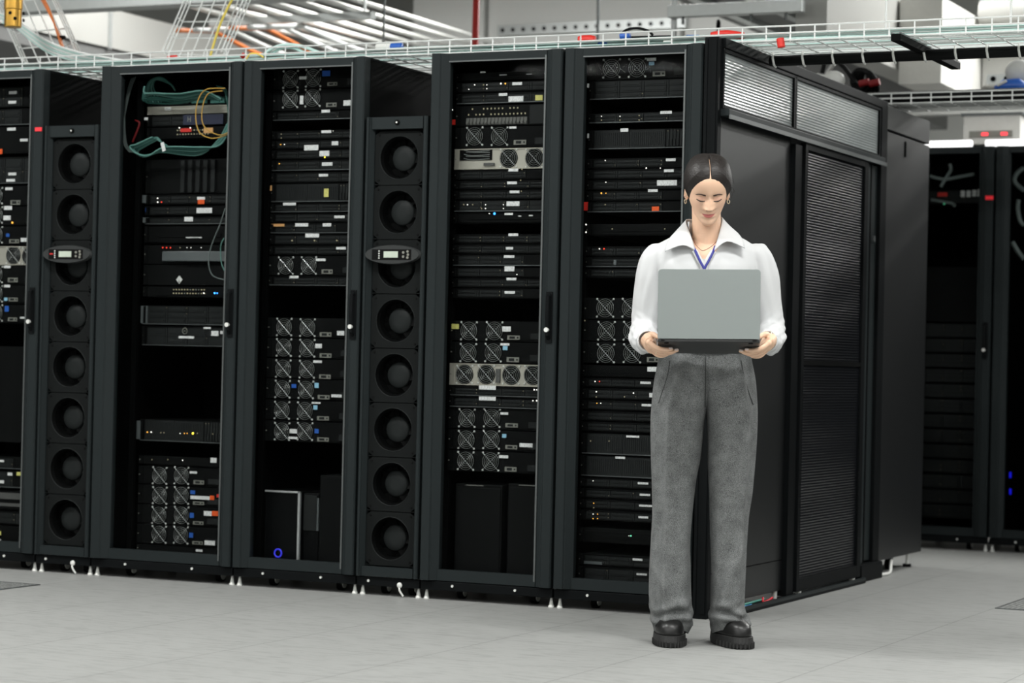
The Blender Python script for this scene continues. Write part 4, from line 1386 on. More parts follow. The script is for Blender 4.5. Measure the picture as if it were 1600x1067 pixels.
def basket(label, p0, p1, width_dir, width, height, pitch, nbot, r=0.0032, sides=True, rungs_up=True):
    """wire basket: long wires and U-shaped cross wires; p0-p1 is the near bottom edge"""
    p0, p1 = Vector(p0), Vector(p1)
    wd = Vector(width_dir).normalized()
    d = p1 - p0
    up = wd.cross(d).normalized()
    if up.z < 0:
        up = -up
    t = thing('cable_tray', label, 'cable tray', p0)
    L = d.length
    dn = d / L
    b = MB()
    for i in range(nbot):
        o = wd * (width * i / (nbot - 1))
        b.tube([p0 + o, p1 + o], r, 5)
    b.build('floor_wires', M['trayw'], t)
    for s in (0, 1):
        b = MB()
        for k in ((0.5, 1.0) if sides else (1.0,)):
            o = wd * (width * s) + up * (height * k)
            b.tube([p0 + o, p1 + o], r * 1.15, 5)
        b.build('side_wires', M['trayw'], t)
    b = MB()
    n = int(L / pitch)
    for i in range(n + 1):
        q = p0 + dn * (i * pitch + 0.01)
        pts = [q, q + wd * width]
        if rungs_up:
            pts = [q + up * height] + pts + [q + wd * width + up * height]
        b.tube([x - up * r for x in pts], r, 4)
    o = b.build('cross_wires', M['trayw'], t)
    o['kind'] = 'stuff'
    return t


TY, TW, TZ = 0.20, 0.56, 2.272
basket('long white wire cable tray running over the front rack row', (-5.2, TY, TZ), (3.4, TY, TZ), (0, 1, 0), TW, 0.056, 0.10, 8)
rr = random.Random(11)


def wavy(x0, x1, y, z, dy, dz, n=16):
    return smooth_path([(x0 + (x1 - x0) * i / n, y + rr.uniform(-dy, dy), z + rr.uniform(0, dz)) for i in range(n + 1)], 4)


for i in range(9):
    m = 'whitec' if i % 3 else 'aqua'
    y = TY + 0.03 + 0.060 * i
    tag(MB().tube(wavy(-5.2, 3.4, y, TZ + 0.008, 0.009, 0.006), 0.0055, 6).build('network_cable', M[m], smooth=True),
        ('white' if i % 3 else 'pale aqua') + ' network cable lying along the long overhead tray', 'cable', 'white cables in the long tray' if i % 3 else 'aqua cables in the long tray')
for i in range(5):
    tag(MB().tube(wavy(-5.2, 3.4, TY + 0.03 + 0.02 * i, TZ + 0.027, 0.004, 0.008), 0.005, 6).build('network_cable', M['whitec'] if i % 2 else M['aqua'], smooth=True),
        ('white' if i % 2 else 'pale aqua') + ' network cable heaped at the front of the long tray', 'cable', ('white' if i % 2 else 'aqua') + ' cables heaped at the tray front')
# black trunk clipped beneath the tray, right of the corner
t = thing('trunk_cable', 'thick black trunk cable clipped under the long tray right of the corner', 'cable', (0.2, 0.42, 2.23))
MB().tube([(0.04, 0.46, 2.226), (1.0, 0.46, 2.23), (3.3, 0.46, 2.238)], 0.022, 10).build('cable_sheath', M['blackc'], t, smooth=True)
for i in range(26):
    x = 0.06 + 0.125 * i
    MB().tube([(x, 0.433, 2.258), (x, 0.430, 2.235), (x + 0.003, 0.44, 2.208), (x, 0.47, 2.203)], 0.005, 5).build('clip', M['white'], t)
t = thing('support_bracket', 'dark steel bracket crossing under the long tray above the sliding door', 'bracket', (0.67, 0.5, 2.25))
b = MB()
b.box(0.652, 0.690, 0.08, 0.98, 2.236, 2.262)
b.build('channel', M['inner'], t)
b = MB()
b.box(0.652, 0.657, 0.08, 0.98, 2.262, 2.268)
b.box(0.685, 0.690, 0.08, 0.98, 2.262, 2.268)
b.build('channel_lips', M['steeledge'], t)
for x, lab in ((0.37, 'thin white hanger rod nearest the dark bracket, above the long tray'), (0.82, 'thin white hanger rod right of the dark bracket, above the long tray')):
    tag(MB().cyl((x * 1.15, 0.78, 2.27), (x * 1.15, 0.78, ZC), 0.005, 8).build('hanger_rod', M['trayw']), lab, 'rod')
# little things in the tray
for (pts, r, m, lab, nm) in (
        ([(905, 63, 0.3), (918, 61, 0.3), (929, 63, 0.3)], 0.018, 'r', 'red plug lying in the tray above the rack with silver units', 'connector_plug'),
        ([(970, 55, 0.3), (978, 47, 0.3), (995, 44, 0.3), (1012, 48, 0.3), (1020, 55, 0.3)], 0.0055, 'blackc', 'black cable arching above the tray over the corner rack', 'patch_cable'),
        ([(970, 60, 0.3), (1000, 59, 0.3), (1048, 58, 0.3)], 0.008, 'blackc', 'black cable lying along the tray over the corner rack', 'patch_cable'),
        ([(970, 57, 0.28), (984, 55, 0.28)], 0.016, 'b', 'blue plug in the tray over the corner rack', 'connector_plug'),
        ([(1073, 59, 0.3), (1092, 59, 0.3)], 0.012, 'b', 'blue plug in the tray above the corner post', 'connector_plug'),
        ([(1112, 56, 0.3), (1135, 53, 0.3), (1162, 57, 0.3)], 0.016, 'r', 'bent red plug in the tray right of the corner post', 'connector_plug'),
        ([(935, 69, 0.25), (948, 69, 0.25)], 0.008, 'b', 'small blue plug at the tray front over the corner rack', 'connector_plug'),
        ([(1038, 66, 0.25), (1051, 66, 0.25)], 0.013, 'white', 'white plug at the tray front over the corner rack', 'connector_plug'),
        ([(590, 74, 0.3), (612, 73, 0.3)], 0.022, 'white', 'white cable sleeve above the middle fan cabinet', 'cable_sleeve'),
        ([(608, 74, 0.3), (628, 73, 0.3)], 0.018, 'b', 'bright blue sleeve above the middle fan cabinet', 'cable_sleeve'),
        ([(263, 91, 0.25), (276, 90, 0.25)], 0.012, 'r', 'pinkish red plug in the tray above the wide rack', 'connector_plug'),
        ([(378, 90, 0.22), (382, 84, 0.22)], 0.010, 'r', 'small red plug in the tray between the wide rack and its right neighbour', 'connector_plug'),
        ([(1219, 60, 0.2), (1221, 74, 0.2)], 0.016, 'r', 'red plug hanging from the tray right of the corner post', 'connector_plug'),
        ([(1212, 58, 0.27), (1250, 55, 0.27), (1294, 55, 0.27)], 0.011, 'aqua', 'aqua hose bundle lying in the tray above the ribbed panel', 'cable_sleeve'),
        ([(412, 86, 0.25), (425, 76, 0.25), (445, 70, 0.25), (470, 72, 0.25), (498, 82, 0.25)], 0.0075, 'aqua', 'aqua cable looping above the tray left of the middle, outer loop', 'network_cable'),
        ([(418, 88, 0.27), (440, 75, 0.27), (460, 75, 0.27), (478, 84, 0.27)], 0.0075, 'aqua', 'aqua cable looping above the tray left of the middle, inner loop', 'network_cable'),
        ([(385, 92, 0.2), (392, 84, 0.2), (404, 85, 0.2), (412, 90, 0.2)], 0.004, 'yellowc', 'yellow cable end curled in the tray above the second door', 'fibre_cable'),
        ([(1405, 50, 0.75), (1406, 42, 0.75)], 0.012, 'blackc', 'small black clamp standing on the tray by the dark bracket', 'clamp')):
    P_ = [at(*q) for q in pts]
    tag(MB().tube(smooth_path(P_, 6), r, 8).build(nm, M[m], smooth=True), lab, 'plug' if 'plug' in nm else 'cable' if 'cable' in nm else 'clamp')
for y in (0.66, 0.70):
    pass

# two sloping wire trays and their cables at the upper left
def slope(p): return at(*p)
a0, a1, b0, b1 = at(45, 102, 0.62), at(-3, -8, 0.70), at(132, 95, 0.62), at(84, -8, 0.70)
basket('sloping white wire tray carrying orange cables at the upper left corner', a0, a1, (b0 - a0), (b0 - a0).length, 0.05, 0.098, 6, 0.0035)
a0, a1, b0, b1 = at(262, 88, 0.62), at(303, -8, 0.70), at(354, 88, 0.62), at(394, -8, 0.70)
basket('sloping white wire tray with one yellow cable above the wide rack', a0, a1, (b0 - a0), (b0 - a0).length, 0.05, 0.085, 6, 0.0035)
for i in range(4):
    P_ = [at(62 + 4 * i, -6, 0.66), at(72 + 4 * i, 12, 0.66), at(84 + 3 * i, 35, 0.64), at(93 + 2 * i, 55, 0.62), at(100 + 2 * i, 75, 0.58), at(108 + 3 * i, 88, 0.56), at(128, 96 + i, 0.53), at(165, 103 + 0.5 * i, 0.50)]
    for q in P_:
        q.y -= 0.016 * i
    tag(MB().tube(smooth_path(P_, 6), 0.0045, 6).build('fibre_cable', M['orangec'], smooth=True), 'orange fibre cable running down the upper left tray', 'cable', 'orange cables at the upper left')
for k, (x, y) in enumerate(((96, 59), (104, 79))):
    p = at(x, y, 0.60)
    tag(MB().torus((p.x, p.y, p.z), (0.25, -0.05, -1), 0.017, 0.006, 16, 6).build('cable_tie', M['blackc']), ('upper' if k == 0 else 'lower') + ' black tie around the orange cables', 'cable tie')
for i in range(6):
    P_ = [at(-6, 18 + 3 * i, 0.5), at(18, 28 + 3 * i, 0.5), at(40, 42 + 4 * i, 0.48), at(70, 62 + 4 * i, 0.45), at(110, 78 + 3 * i, 0.42), at(160, 89 + 2 * i, 0.38), at(215, 96 + i, 0.345), at(300, 95, 0.335)]
    for q in P_:
        q.y += 0.010 * i
    tag(MB().tube(smooth_path(P_, 6), 0.005, 6).build('network_cable', M['aqua'] if i % 2 else M['whitec'], smooth=True), ('aqua' if i % 2 else 'white') + ' cable drooping from the left edge into the long tray', 'cable', 'drooping aqua cables' if i % 2 else 'drooping white cables')
P_ = [at(366, -6, 0.66), at(356, 12, 0.65), at(344, 38, 0.62), at(336, 62, 0.60), at(328, 90, 0.58)]
tag(MB().tube(smooth_path(P_, 6), 0.006, 6).build('fibre_cable', M['yellowc'], smooth=True), 'yellow fibre cable running down the tray above the wide rack', 'cable')
# brass gas nozzle
M['brass'] = mat('polished_brass', (196, 152, 70), 0.28, 0.9)
p = at(20, 43, 0.3)
t = thing('gas_nozzle', 'brass gas nozzle with round holes hanging at the upper left corner', 'nozzle', (p.x, 0.3, p.z))
MB().lathe((p.x, 0.3, p.z), (0, 0, 1), [(0, 0), (0.036, 0), (0.040, 0.004), (0.040, 0.082), (0.043, 0.086), (0.043, 0.135), (0.03, 0.14), (0.03, 0.2)], 28).build('nozzle_body', M['brass'], t)
for (px_, py_) in ((16, 20), (21, 28), (29, 19), (29, 30)):
    q = at(px_, py_, 0.262)
    dv = Vector((q.x - p.x, 0, 0)).x
    yy = 0.3 - math.sqrt(max(0.0, 0.0405 ** 2 - dv * dv))
    n_ = Vector((dv, yy - 0.3, 0)).normalized()
    MB().cyl(Vector((p.x + dv, yy, q.z)) - n_ * 0.001, Vector((p.x + dv, yy, q.z)) + n_ * 0.0012, 0.0085, 10).build('nozzle_hole', M['rubber'], t)
MB().cyl((p.x, 0.3, p.z + 0.2), (p.x, 0.3, ZC), 0.024, 14).build('feed_pipe', M['brass'], t)

# second tray over the row beyond, with black cables
T2 = (2.66, 2.30)
basket('second white wire tray with black cables, over the far side of the containment', (-2.6, T2[0], T2[1]), (3.2, T2[0], T2[1]), (0, 1, 0), 0.36, 0.05, 0.10, 6)
for i in range(5):
    tag(MB().tube(wavy(-2.6, 3.2, T2[0] + 0.038 + 0.066 * i, T2[1] + 0.034, 0.002, 0.003), 0.029, 8).build('power_cable', M['blackc'], smooth=True), 'thick black power cable lying in the second tray', 'cable', 'black power cables in the second tray')
p = at(1372, 130, 2.75)
t = thing('cable_coil', 'coil of black cable heaped on the second tray beside a white connector', 'cable', (-0.4, 2.8, 2.35))
for i in range(4):
    MB().torus(at(1344 + 5 * i, 124 + 2 * i, 2.84), (0.3 + 0.2 * i, 1, 0.2 * i), 0.05 + 0.004 * i, 0.012, 20, 8).build('cable_turn', M['blackc'], t, smooth=True)
for k, (px_, m, lab) in enumerate(((1352, 'r', 'red socket nearest the white connector, behind the row end'), (1368, 'r', 'red socket in the middle, beside the black cable coil'))):
    p = at(px_, 131, 2.75)
    tag(MB().cyl((p.x - 0.03, 2.75, p.z), (p.x + 0.02, 2.75, p.z + 0.01), 0.018, 12).build('power_socket', M['redc']), lab, 'socket')
p = at(1302, 126, 2.8)
t = thing('power_connector', 'white round power connector on top of the ribbed wall, behind the row end', 'connector', p)
MB().sphere(p, (0.062, 0.05, 0.05), 16, 10).build('connector_body', M['white'], t, smooth=True)
MB().cyl(p + Vector((-0.09, 0, 0.012)), p + Vector((-0.04, 0, 0.0)), 0.03, 14).build('connector_cap', M['white'], t, smooth=True)
MB().tube(smooth_path([p + Vector((-0.06, 0, 0.04)), p + Vector((-0.03, 0, 0.12)), p + Vector((0.05, 0, 0.07)), p + Vector((0.12, 0, -0.02))], 6), 0.012, 8).build('connector_lead', M['blackc'], t, smooth=True)
p = at(1575, 134, 2.9)
t = thing('hose_connector', 'blue power connector resting on the second tray near the right edge', 'connector', p)
MB().tube([p + Vector((-0.06, 0, -0.02)), p + Vector((-0.02, 0, 0.0)), p + Vector((0.05, 0, 0.0)), p + Vector((0.08, 0, -0.02))], [0.02, 0.032, 0.036, 0.03], 14).build('connector_body', M['bluep'] if 'bluep' in M else M['b'], t, smooth=True)
MB().tube([p + Vector((-0.045, -0.03, 0.0)), p + Vector((0.0, -0.034, 0.02))], 0.008, 6).build('white_print', M['white'], t)
p = at(1592, 112, 3.0)
tag(MB().sphere(p, (0.07, 0.05, 0.06), 14, 10).build('pipe_elbow', M['wall'], smooth=True), 'pale round pipe elbow at the right edge above the blue connector', 'pipe')

# white lamp bars and the display box over the far rack row
M['lampbar'] = mat('white_lamp_tube', (255, 255, 255), 0.5, emit=1.3)
for (xa, xb, lab) in ((-0.42, -0.13, 'glowing white tube lamp on the far rack row, left of the display box'), (-0.05, 0.42, 'glowing white tube lamp on the far rack row at the right edge')):
    t = thing('tube_lamp', lab, 'lamp', ((xa + xb) / 2, 4.4, 2.25))
    MB().tube([(xa, 4.42, 2.268), (xb, 4.42, 2.268)], 0.022, 14).build('lamp_tube', M['lampbar'], t, smooth=True)
    MB().box(xa + 0.01, xb - 0.01, 4.40, 4.46, 2.24, 2.25).build('lamp_base', M['white'], t)
M['boxw'] = mat('off_white_box', (214, 213, 208), 0.5)
t = thing('display_box', 'off-white box with two small red displays above the far rack row', 'box', (-0.07, 4.7, 2.29))
MB().box(-0.232, 0.095, 4.62, 4.80, 2.285, 2.455).build('box_body', M['boxw'], t, bevel=0.005)
MB().box(-0.245, 0.108, 4.60, 4.82, 2.448, 2.462).build('box_lid', M['steeledge'], t)
MB().box(-0.195, 0.05, 4.612, 4.622, 2.322, 2.36).build('display_strip', M['plate'], t)
M['reddisp'] = mat('red_digit_display', (255, 60, 70), 0.4, emit=1.6)
for x in (-0.105, 0.005):
    MB().box(x - 0.018, x + 0.018, 4.606, 4.613, 2.334, 2.350).build('red_display', M['reddisp'], t)
tag(MB().box(-2.6, 4.0, 4.75, 4.83, 2.475, 2.55).build('cable_trunking', M['white']), 'white horizontal trunking above the display box', 'trunking')

# ---------------------------------------------------------------- ducts, pipes and steel overhead, far behind
M['duct'] = mat('pale_grey_duct', (176, 176, 172), 0.6, var=0.03, scale=1)
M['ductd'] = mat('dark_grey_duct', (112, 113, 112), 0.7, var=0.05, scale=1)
M['galv'] = mat('galvanised_steel', (196, 200, 199), 0.35, 0.5)
M['redpipe'] = mat('red_sprinkler_pipe', (176, 44, 38), 0.4)
t = thing('air_duct', 'long pale air duct receding at the upper left', 'duct', (-6.4, 5, 3.02))
MB().box(-7.2, -6.0, 1.0, 9.9, 3.03, 3.29).build('duct_body', M['duct'], t)
for y in (4.45, 5.75, 7.0):
    MB().box(-7.21, -5.985, y, y + 0.03, 3.02, 3.30).build('duct_flange', M['galv'], t)
tag(MB().box(-7.25, -6.02, 1.0, 9.9, 2.93, 3.018).build('duct_underside_shade', M['ductd']), 'slab painted dark as the unlit underside below the pale left duct', 'duct')  # separate dark slab paints the shade under the duct
tag(MB().box(-9.5, -1.0, 5.2, 6.4, 3.95, 4.29).build('crossing_duct', M['ductd']), 'dark grey duct crossing under the ceiling at the upper left', 'duct')
tag(MB().box(-6.0, -3.6, 2.9, 3.05, 3.02, 3.10).build('steel_beam', M['galv']), 'pale blue-grey steel beam at the top edge above the wide rack', 'beam')
tag(MB().box(-5.3, -4.6, 4.2, 4.3, 3.28, 3.34).build('red_beam', M['redpipe']), 'short red pipe end above the sloping trays', 'pipe')
# trapeze with pipes
t = thing('pipe_trapeze', 'galvanised trapeze carrying pale pipes, upper left of the red pipe', 'pipe rack', (-4.1, 4.0, 3.06))
MB().box(-4.9, -3.74, 3.97, 4.03, 3.06, 3.105).build('cross_channel', M['galv'], t)
for x in (-4.8, -3.8):
    MB().cyl((x, 4.0, 3.1), (x, 4.0, ZC), 0.008, 8).build('threaded_rod', M['galv'], t)
for i in range(12):
    x = -4.85 + 0.093 * i
    tag(MB().tube([(x, 3.2, 3.14 + 0.03 * (i % 2)), (x, 6.4, 3.14 + 0.03 * (i % 2))], 0.015, 10).build('conduit_pipe', M['white'], smooth=True), 'pale conduit pipe lying on the galvanised trapeze', 'pipe', 'conduit pipes on the trapeze')
for i in range(6):
    x = -4.9 + 0.13 * i
    tag(MB().tube(smooth_path([(x, 3.6, 2.98), (x + 0.01, 3.98, 3.030), (x + 0.012, 4.02, 3.031), (x + 0.1, 4.6, 2.92 + 0.02 * (i % 3)), (x + 0.05, 5.2, 3.0)], 5), 0.014, 8).build('trunk_cable', M['whitec'] if i % 3 else M['orangec'], smooth=True), ('white' if i % 3 else 'orange') + ' cable slung under the galvanised trapeze', 'cable', 'white slung cables' if i % 3 else 'orange slung cables')
tag(MB().cyl((-2.55, 3.0, 0.0), (-2.55, 3.0, ZC), 0.0195, 14).build('sprinkler_pipe', M['redpipe'], smooth=True), 'vertical red sprinkler pipe behind the rack with silver units', 'pipe')
tag(MB().cyl((-3.34, 3.4, 0.0), (-3.34, 3.4, ZC), 0.007, 8).build('hanger_rod', M['steeledge']), 'thin grey rod left of the red pipe', 'rod')
tag(MB().cyl((-2.42, 4.4, 0.0), (-2.42, 4.4, ZC), 0.010, 8).build('hanger_rod', M['steeledge']), 'thin grey rod right of the red pipe', 'rod')


def perforated(name, label, x0, x1, y, z0, z1, step, cat='channel'):
    t = thing(name, label, cat, ((x0 + x1) / 2, y, z0))
    MB().box(x0, x1, y, y + 0.05, z0, z1).build('channel_body', M['galv'], t)
    b = MB()
    n = int((x1 - x0) / step)
    for i in range(n):
        x = x0 + step * (i + 0.5)
        b.cyl((x, y + 0.002, (z0 + z1) / 2), (x, y - 0.004, (z0 + z1) / 2), 0.016, 8)
    o = b.build('channel_holes', M['inner'], t)
    o['kind'] = 'stuff'
    return t


perforated('perforated_channel', 'perforated steel channel on the back wall above the rack with silver units', -4.46, -2.96, 7.249, 3.43, 3.505, 0.085)
perforated('perforated_channel', 'upper perforated steel channel at the top right corner', 0.03, 1.6, 5.0, 3.03, 3.085, 0.08)
perforated('perforated_channel', 'lower perforated steel channel at the right, below the long tray', -0.05, 1.6, 4.4, 2.60, 2.655, 0.075)
M['wallp'] = mat('white_wall_panel', (226, 227, 224), 0.6, var=0.02)
t = thing('wall_panel', 'white wall panelling above the corner rack', 'panel', (-3.6, 7.3, 3.4))
for x0, x1 in ((-5.2, -4.6), (-4.56, -3.02), (-2.98, -1.2)):
    MB().box(x0, x1, 7.3, 7.36, 2.2, ZC).build('panel_sheet', M['wallp'], t)
t = thing('strut_channel', 'bright galvanised strut near the top edge right of the middle', 'strut', (-1.0, 3.0, 2.82))
MB().box(-1.41, -0.665, 2.97, 3.03, 2.825, 2.890).build('channel_body', M['galv'], t, bevel=0.003)
for x in (-1.33, -0.76, -0.95):
    MB().cyl((x, 3.0, 2.79), (x, 3.0, 2.825), 0.008, 8).build('bolt', M['steeledge'], t)
MB().torus((-1.13, 3.0, 2.775), (1, 0.2, 0), 0.026, 0.008, 16, 6).build('hook', M['inner'], t)
tag(MB().cyl((-1.40, 3.05, 0.0), (-1.40, 3.05, ZC), 0.016, 10).build('strut_post', M['galv']), 'pale upright post at the left end of the bright strut', 'post')
# dark ribbed underside of a duct above the containment, and white ducts right of it
t = thing('tray_underside', 'dark ribbed underside of a wide duct above the containment', 'duct', (-1.2, 4.5, 2.95))
MB().box(-1.62, -0.75, 3.5, 5.8, 3.03, 3.10).build('duct_sheet', M['ductd'], t)
for i in range(3):
    x = -1.5 + 0.3 * i
    MB().box(x, x + 0.06, 3.5, 5.8, 3.0, 3.03).build('duct_rib', M['galv'], t)
tag(MB().box(-0.74, -0.57, 3.1, 7.2, 2.70, 3.25).build('white_duct', M['duct']), 'pale duct side receding above the containment', 'duct')
tag(MB().box(-0.555, -0.31, 4.4, 5.6, 2.615, 3.10).build('white_duct', M['boxw']), 'white square duct drop right of the containment', 'duct')
tag(MB().box(-0.30, 0.12, 5.3, 6.4, 2.70, 3.25).build('white_duct', M['duct']), 'white duct box behind the dark bracket', 'duct')
tag(MB().tube(smooth_path([(-0.93, 4.6, 2.99), (-0.88, 4.6, 2.93), (-0.95, 4.6, 2.85), (-1.05, 4.6, 2.7)], 6), 0.012, 8).build('white_hose', M['white'], smooth=True), 'white hose hanging in front of the pale duct', 'hose')
tag(MB().tube([(-0.29, 5.2, 3.12), (1.4, 5.2, 3.14)], 0.08, 14).build('white_pipe', M['duct'], smooth=True), 'thick pale pipe near the ceiling at the top right', 'pipe')
tag(MB().box(0.15, 1.7, 5.8, 5.9, 3.14, 3.17).build('lamp_rail', M['white']), 'thin white rail above the upper perforated channel', 'rail')
tag(MB().box(0.14, 1.3, 6.2, 7.2, 2.45, 2.95).build('equipment_box', M['ductd']), 'dark grey unit behind the blue connector at the right', 'box')
tag(MB().box(-1.7, -0.77, 5.6, 6.3, 2.55, 2.98).build('equipment_box', M['ductd']), 'dark grey unit above the ribbed wall behind the cable coil', 'box')

# ---------------------------------------------------------------- the woman with the laptop
PO = Vector((0.2715, -0.79, 0.0))
FH = Vector((FW.x, FW.y, 0)).normalized()      # away from the camera
RH = Vector((FH.y, -FH.x, 0))                  # to the right in the photo


def lp(px, py, dep=0.0):
    """a point in the woman's own frame, on the upright plane dep metres behind her axis"""
    d = FW + RT * ((px - 800) / FPX) - UP * ((py - 533.5) / FPX)
    o = PO + FH * dep
    t = (o - CAM).dot(FH) / d.dot(FH)
    p = CAM + d * t - PO
    return Vector((p.dot(RH), dep, p.z))


RZ = math.atan2(RH.y, RH.x)
lady = thing('person', 'woman in white shirt and grey wool trousers looking down at an open laptop', 'person', PO, RZ)


def remeshed(mb, voxel, smooth_it=4, fac=0.5):
    o = mb.build('tmp', M['white'], None, world=False)
    r = o.modifiers.new('r', 'REMESH')
    r.mode = 'VOXEL'
    r.voxel_size = voxel
    if smooth_it:
        s = o.modifiers.new('s', 'SMOOTH')
        s.iterations = smooth_it
        s.factor = fac
    dg = bpy.context.evaluated_depsgraph_get()
    me = bpy.data.meshes.new_from_object(o.evaluated_get(dg))
    old = o.data
    bpy.data.objects.remove(o)
    bpy.data.meshes.remove(old)
    me.materials.clear()
    return me


def put(me, name, m, parent, smooth=True):
    me.materials.clear()
    me.materials.append(m)
    me.polygons.foreach_set('use_smooth', [smooth] * len(me.polygons))
    me.name = name
    o = bpy.data.objects.new(name, me)
    COL.objects.link(o)
    o.parent = parent
    return o


def rings(mb, levels, n=40, power=2.0, cap=True):
    """levels: (centre, half width x, half depth y); closed loft"""
    vs = []
    for (c, a, b) in levels:
        for j in range(n):
            t = 2 * math.pi * j / n
            ct, st = math.cos(t), math.sin(t)
            e = 2 / power
            vs.append((c[0] + a * math.copysign(abs(ct) ** e, ct), c[1] + b * math.copysign(abs(st) ** e, st), c[2]))
    k = len(levels)
    fs = []
    for i in range(k - 1):
        for j in range(n):
            j2 = (j + 1) % n
            fs.append((i * n + j, i * n + j2, (i + 1) * n + j2, (i + 1) * n + j))
    if cap:
        fs.append(tuple(range(n)))
        fs.append(tuple((k - 1) * n + j for j in range(n)))
    return mb.add(vs, fs)


# ---- head, modelled in its own frame: x right, y towards the face, z up
HS = 0.95
PITCH = R(30)
HTOP = lp(1104, 243, -0.02).z
HC_ = Vector((lp(1105.5, 300, -0.06).x, -0.060, HTOP - 0.130 * HS))
HROLL = R(1.0)


def head_to_body(p):
    z = p[2] if p[2] > -.07 else -.07 + (p[2] + .07) * .84
    x, y, z = p[0] * HS, p[1] * HS, z * HS
    z2 = z * math.cos(PITCH) - y * math.sin(PITCH)
    y2 = y * math.cos(PITCH) + z * math.sin(PITCH)
    x3 = x * math.cos(HROLL) - z2 * math.sin(HROLL)
    z3 = x * math.sin(HROLL) + z2 * math.cos(HROLL)
    return Vector((HC_.x + x3, HC_.y - y2, HC_.z + z3))


LV = [(-.1195, .010, .070, .045), (-.117, .020, .079, .03), (-.112, .023, .085, .015), (-.103, .0305, .0885, .0), (-.090, .0395, .0895, -.022), (-.075, .0475, .089, -.042),
      (-.055, .0555, .0895, -.058), (-.035, .0625, .0905, -.072), (-.010, .0675, .0915, -.086), (.015, .070, .0925, -.094), (.040, .0712, .094, -.098),
      (.062, .070, .0915, -.097), (.082, .0650, .083, -.091), (.098, .0555, .068, -.079), (.110, .040, .048, -.060), (.117, .022, .024, -.036), (.1195, .006, .002, -.014)]


def lvl(z):
    if z <= LV[0][0]: return LV[0][1:]
    for i in range(len(LV) - 1):
        a, b = LV[i], LV[i + 1]
        if z <= b[0]:
            t = (z - a[0]) / (b[0] - a[0])
            p0, p3 = LV[max(i - 1, 0)], LV[min(i + 2, len(LV) - 1)]
            out = []
            for k in (1, 2, 3):
                m0 = (b[k] - p0[k]) / (b[0] - p0[0]) * (b[0] - a[0])
                m1 = (p3[k] - a[k]) / (p3[0] - a[0]) * (b[0] - a[0])
                h = (2 * t ** 3 - 3 * t * t + 1) * a[k] + (t ** 3 - 2 * t * t + t) * m0 + (3 * t * t - 2 * t ** 3) * b[k] + (t ** 3 - t * t) * m1
                out.append(h)
            return out
    return LV[-1][1:]


def G(u, s): return math.exp(-(u / s) ** 2 / 2)


def feat(x, z):
    """how far the face stands out at x, z"""
    ax = abs(x)
    h = 0.0
    h -= 0.0095 * G(ax - .030, .0150) * G(z - .010, .0095)
    h += 0.0070 * G(ax - .031, .0115) * G(z - .004, .0080)
    h -= 0.0022 * G(ax - .031, .013) * G(z + .006, .0022)
    h += 0.0024 * G(ax - .028, .017) * G(z - .022, .0065)
    h -= 0.0040 * G(ax - .014, .006) * G(z - .008, .010)
    # nose
    t = min(max((.022 - z) / .054, 0), 1)
    nh = (.0030 + .0190 * t ** 1.25)
    below = 1.0 if z > -.032 else math.exp(-((z + .032) / .0058) ** 2)
    above = 1.0 if z < .022 else math.exp(-((z - .022) / .012) ** 2)
    h += nh * below * above * G(x, .0066 + .0052 * t)
    h += 0.0050 * G(ax - .0125, .0052) * G(z + .0335, .0056)
    # mouth
    h += 0.0048 * G(x, .0165) * G(z + .0560, .0042)
    h += 0.0058 * G(x, .0150) * G(z + .0672, .0048)
    h -= 0.0050 * G(x, .0190) * G(z + .0612 - .0035 * (abs(x) / .024) ** 2, .0017)
    h -= 0.0022 * G(ax - .0245, .005) * G(z + .0605, .005)
    h -= 0.0012 * G(x, .004) * G(z + .047, .004)
    h -= 0.0030 * G(x, .018) * G(z + .0800, .0055)
    h += 0.0050 * G(x, .0150) * G(z + .1000, .0110)
    h += 0.0032 * G(ax - .043, .0160) * G(z + .018, .0150)
    h -= 0.0016 * G(ax - .034, .012) * G(z + .058, .014)
    return h


def head_pt(z, a, extra=0.0):
    """a = 0 front, pi back; + to the right"""
    w, f, b = lvl(z)
    w *= 1.07
    cy = b + (f - b) * 0.46
    e = 2 / 2.25
    ca, sa = math.cos(a), math.sin(a)
    x = w * math.copysign(abs(sa) ** e, sa)
    dy = (f - cy) if ca > 0 else (cy - b)
    y = cy + dy * math.copysign(abs(ca) ** e, ca)
    if extra:
        n = Vector((sa, ca, 0.0))
        # lean the offset upward over the crown
        k = max(0.0, (z - .03) / .09)
        n = Vector((sa * (1 - 0.8 * k), ca * (1 - 0.8 * k), k * 1.05))
        x += n.x * extra
        y += n.y * extra
        z += n.z * extra
    if ca > 0 and not extra:
        y += feat(x, z) * min(1, ca * 3)
    return Vector((x, y, z))


def front_y(x, z):
    w, f, b = lvl(z)
    w *= 1.07
    cy = b + (f - b) * 0.46
    u = min(abs(x) / w, 0.999)
    return cy + (f - cy) * (1 - u ** 2.25) ** (1 / 2.25) + feat(x, z)


def head_mesh(mb, nz=150, nt=150):
    vs = []
    zs = [-.1195 + .239 * (0.5 - 0.5 * math.cos(math.pi * (0.04 + 0.92 * i / (nz - 1)))) for i in range(nz)]
    for z in zs:
        for j in range(nt):
            vs.append(head_to_body(head_pt(z, 2 * math.pi * j / nt)))
    fs = []
    for i in range(nz - 1):
        for j in range(nt):
            j2 = (j + 1) % nt
            fs.append((i * nt + j, i * nt + j2, (i + 1) * nt + j2, (i + 1) * nt + j))
    fs.append(tuple(range(nt)))
    fs.append(tuple((nz - 1) * nt + j for j in range(nt)))
    mb.add(vs, fs)


